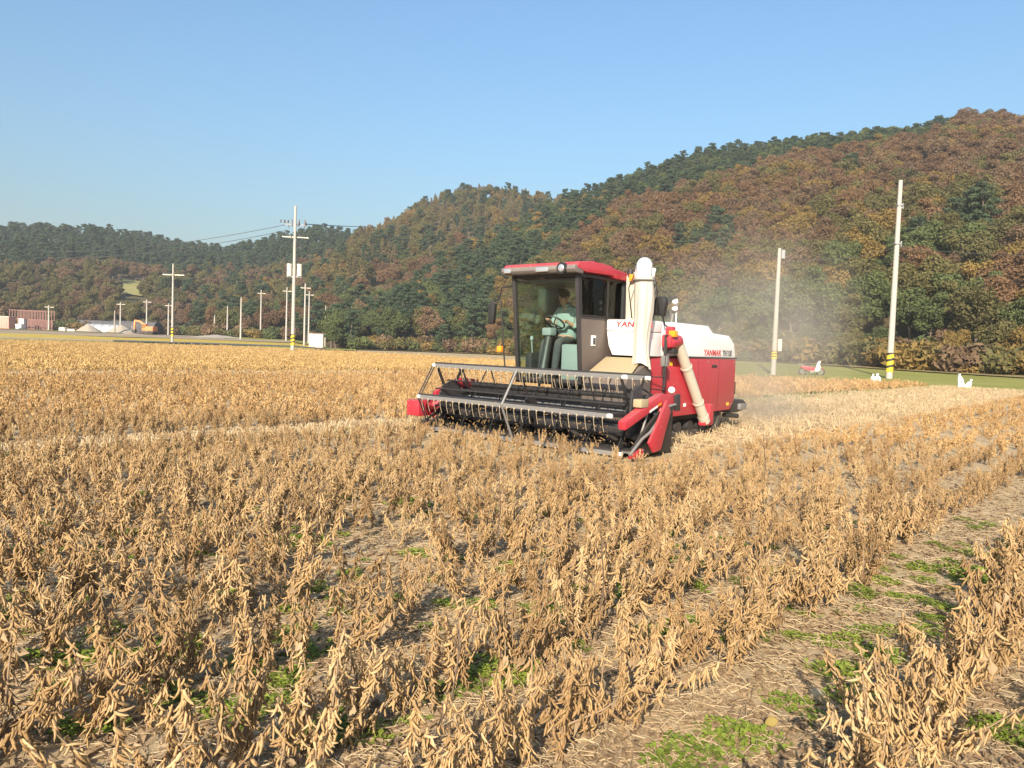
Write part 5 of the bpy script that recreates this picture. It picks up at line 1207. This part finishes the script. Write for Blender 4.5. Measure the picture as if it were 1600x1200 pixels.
# motorcycle
x, y, z = place(1268, 583, 60)
t = thing('motorcycle', 'small red and white motorcycle parked on the grass strip', 'motorcycle', (x, y, z), -.15)
for xx in (-.62, .62):
    wv = MB().ring((xx, 0, .30), (0, 1, 0), .25, .05, 24, 8).build('wheel', RUBBER, t, smooth=60); MB().ring((xx, 0, .30), (0, 1, 0), .19, .015, 20, 6).tube([(xx, -.06, .3), (xx, .06, .3)], .05, 10).build('rim', GALV, wv, smooth=60)
    sp = MB(); [sp.tube([(xx, 0, .3), (xx + .19 * math.cos(a), 0, .3 + .19 * math.sin(a))], .006, 4) for a in np.linspace(0, 6.28, 11)[:-1]]; sp.build('spoke', GALV, wv, kind='stuff')
MB().tube([(.62, .07, .3), (.44, .07, .95)], .022, 8).tube([(.62, -.07, .3), (.44, -.07, .95)], .022, 8).build('fork', GALV, t, smooth=50)
MB().prism([(.52, .38), (.60, .62), (.46, .98), (.36, .98), (.26, .58), (.14, .36), (.30, .28)], 'y', -.16, .16).build('leg_shield', WHITE, t, bevel=.04); MB().ball((.50, 0, .98), (.12, .14, .12)).build('headlight', WHITE, t, smooth=60)
MB().tube([(.30, -.34, 1.06), (.42, -.15, 1.0), (.42, .15, 1.0), (.30, .34, 1.06)], .018, 8).build('handlebar', BLACK, t, smooth=50)
MB().prism([(.2, .36), (.26, .60), (-.1, .66), (-.72, .72), (-.84, .62), (-.5, .42), (-.2, .34)], 'y', -.13, .13).build('body', RED, t, bevel=.04); MB().prism([(.02, .68), (-.10, .78), (-.62, .80), (-.68, .72)], 'y', -.14, .14).build('seat', BLACK, t, bevel=.03)
MB().box(-.12, .16, -.12, .12, .22, .42).build('engine', GALV, t, bevel=.03); MB().tube([(.1, .14, .25), (-.3, .15, .24), (-.85, .16, .30)], [.02, .03, .04], 8).build('exhaust', GALV, t, smooth=50); MB().beam((-.3, 0, .42), (-.62, 0, .30), .12, .05).build('swing_arm', BLACK, t)
MB().box(-.95, -.58, -.18, .18, .80, .83).build('rack', GALV, t); MB().prism([(.86, .42), (.82, .56), (.62, .62), (.42, .54), (.62, .575), (.80, .52)], 'y', -.06, .06).build('mudguard', RED, t)
# sacks
def sack(px, py, w_, h_, tilt, lab, ears=False):
    x, y, z = place(px, py, 53); w_ *= .82; h_ *= .82; t = thing('sack', lab, 'sack', (x, y, z), rng.uniform(-.5, .5)); vs = []; n, m = 20, 9
    for i in range(m):
        q = i / (m - 1); z = h_ * q; f = (1 - .25 * q ** 2) * (1 if q < .8 else 1 - (q - .8) * 2.6)
        for j in range(n):
            a = 6.283 * j / n; r = w_ / 2 * f * (1 + .16 * mnoise.noise(Vector((math.cos(a) * 1.7, math.sin(a) * 1.7, q * 2.4 + px)))); vs.append((r * math.cos(a) + tilt * q * q * h_, .65 * r * math.sin(a), z))
    fs = [(i * n + j, i * n + (j + 1) % n, (i + 1) * n + (j + 1) % n, (i + 1) * n + j) for i in range(m - 1) for j in range(n)] + [tuple(range(n - 1, -1, -1)), tuple((m - 1) * n + j for j in range(n))]
    MB().add(vs, fs).build('bag', SACK, t, smooth=60); z = h_ * .99
    MB().ring((tilt * h_, 0, z - .02), (0, 0, 1), w_ * .13, .02, 12, 5).build('tie', NETG, t, smooth=60); MB().tube([(tilt * h_, 0, z - .03), (tilt * h_ * 1.1, 0, z + .05), (tilt * h_ * 1.3, 0, z + .14)], [w_ * .12, w_ * .16, w_ * .24], 10).build('neck', SACK, t, smooth=60)
sack(1364, 591, .42, .58, .0, 'white sack standing left of its pair by the striped pole'); sack(1372, 592, .52, .62, -.1, 'fuller white sack of the pair by the striped pole')
sack(1502, 598, .45, .85, -.15, 'tall white sack on the grass strip at right'); sack(1512, 598, .42, .50, .35, 'slumped white sack leaning beside the tall one at right')
# lone dry stalks standing in the crop
def stalk(px, py, h_, lab):
    x, y = ground_at(px, py)[:2]; mb = MB(); z = gz(x, y); top = Vector((rng.normal() * .08, rng.normal() * .05, h_)); mid = top * .55 + Vector((.03, 0, 0)); mb.tube([(0, 0, 0), mid, top], [.006, .005, .002], 6)
    for k in range(5): s = rng.uniform(.35, .9); p = mid.lerp(top, s) if s > .5 else mid * (2 * s); a = rng.uniform(0, 6.28); mb.tube([p, p + Vector((math.cos(a) * .07, math.sin(a) * .05, .10))], [.003, .0015], 5)
    o = tag(mb.build('dry_stalk', paint('stalk%d' % px, (.10, .06, .035), .8, dust=.2), None, smooth=60), lab, 'stalk'); o.location = (x, y, z)
stalk(410, 890, .62, 'thin dark branching stalk left of the centre bare spot'); stalk(480, 900, .60, 'dark bare stalk above the flat weed clump'); stalk(770, 890, .8, 'tall dark stalk before the middle of the reel'); stalk(1190, 790, .75, 'dark stalk in the dense stand at right'); stalk(930, 1010, .6, 'dark leaning stalk among pods right of centre'); stalk(660, 1190, .45, 'dark stalk rising at the bottom edge')

# ------------------------------------------------------------------ dust behind the machine
def dust():
    bm = bmesh.new(); bmesh.ops.create_icosphere(bm, subdivisions=3, radius=1)
    me = bpy.data.meshes.new('dust_cloud'); bm.to_mesh(me); bm.free()
    m = bpy.data.materials.new('dust'); m.use_nodes = True; N = m.node_tree.nodes; L = m.node_tree.links; N.remove(N['Principled BSDF'])
    pv = N.new('ShaderNodeVolumePrincipled'); pv.inputs['Color'].default_value = (.86, .78, .66, 1); pv.inputs['Anisotropy'].default_value = .1
    tc = N.new('ShaderNodeTexCoord'); ln = N.new('ShaderNodeVectorMath'); ln.operation = 'LENGTH'; L.new(tc.outputs['Object'], ln.inputs[0])
    fo = N.new('ShaderNodeMapRange'); fo.interpolation_type = 'SMOOTHSTEP'; fo.inputs[1].default_value = 1.0; fo.inputs[2].default_value = .15; fo.inputs[3].default_value = 0; fo.inputs[4].default_value = 1; L.new(ln.outputs['Value'], fo.inputs[0])
    n = noise(N, L, 2.4, 3, .6); mr = N.new('ShaderNodeMapRange'); mr.inputs[1].default_value = .38; mr.inputs[2].default_value = .72; mr.inputs[3].default_value = .12; mr.inputs[4].default_value = 1; L.new(n.outputs[0], mr.inputs[0])
    mu = N.new('ShaderNodeMath'); mu.operation = 'MULTIPLY'; L.new(fo.outputs[0], mu.inputs[0]); L.new(mr.outputs[0], mu.inputs[1]); m2 = N.new('ShaderNodeMath'); m2.operation = 'MULTIPLY'; m2.inputs[1].default_value = .29; L.new(mu.outputs[0], m2.inputs[0])
    L.new(m2.outputs[0], pv.inputs['Density']); L.new(pv.outputs[0], N['Material Output'].inputs['Volume']); me.materials.append(m)
    o = link('dust_cloud', me, None, None, 'stuff'); x, y = uv_to_xy(-4.6, 0.3); o.location = (x, y, 1.7); o.rotation_euler = (0, R_(8), RZ); o.scale = (4.9, 2.9, 3.6)
    return o
dust()

def haze():
    m = bpy.data.materials.new('haze'); m.use_nodes = True; N = m.node_tree.nodes; L = m.node_tree.links; N.remove(N['Principled BSDF'])
    pv = N.new('ShaderNodeVolumePrincipled'); pv.inputs['Color'].default_value = (.80, .88, 1, 1); pv.inputs['Density'].default_value = .0003; pv.inputs['Anisotropy'].default_value = .0
    L.new(pv.outputs[0], N['Material Output'].inputs['Volume'])
    return MB().box(-1010, 1010, -310, 1210, -6, 105).build('haze', m, None, kind='stuff')
haze()
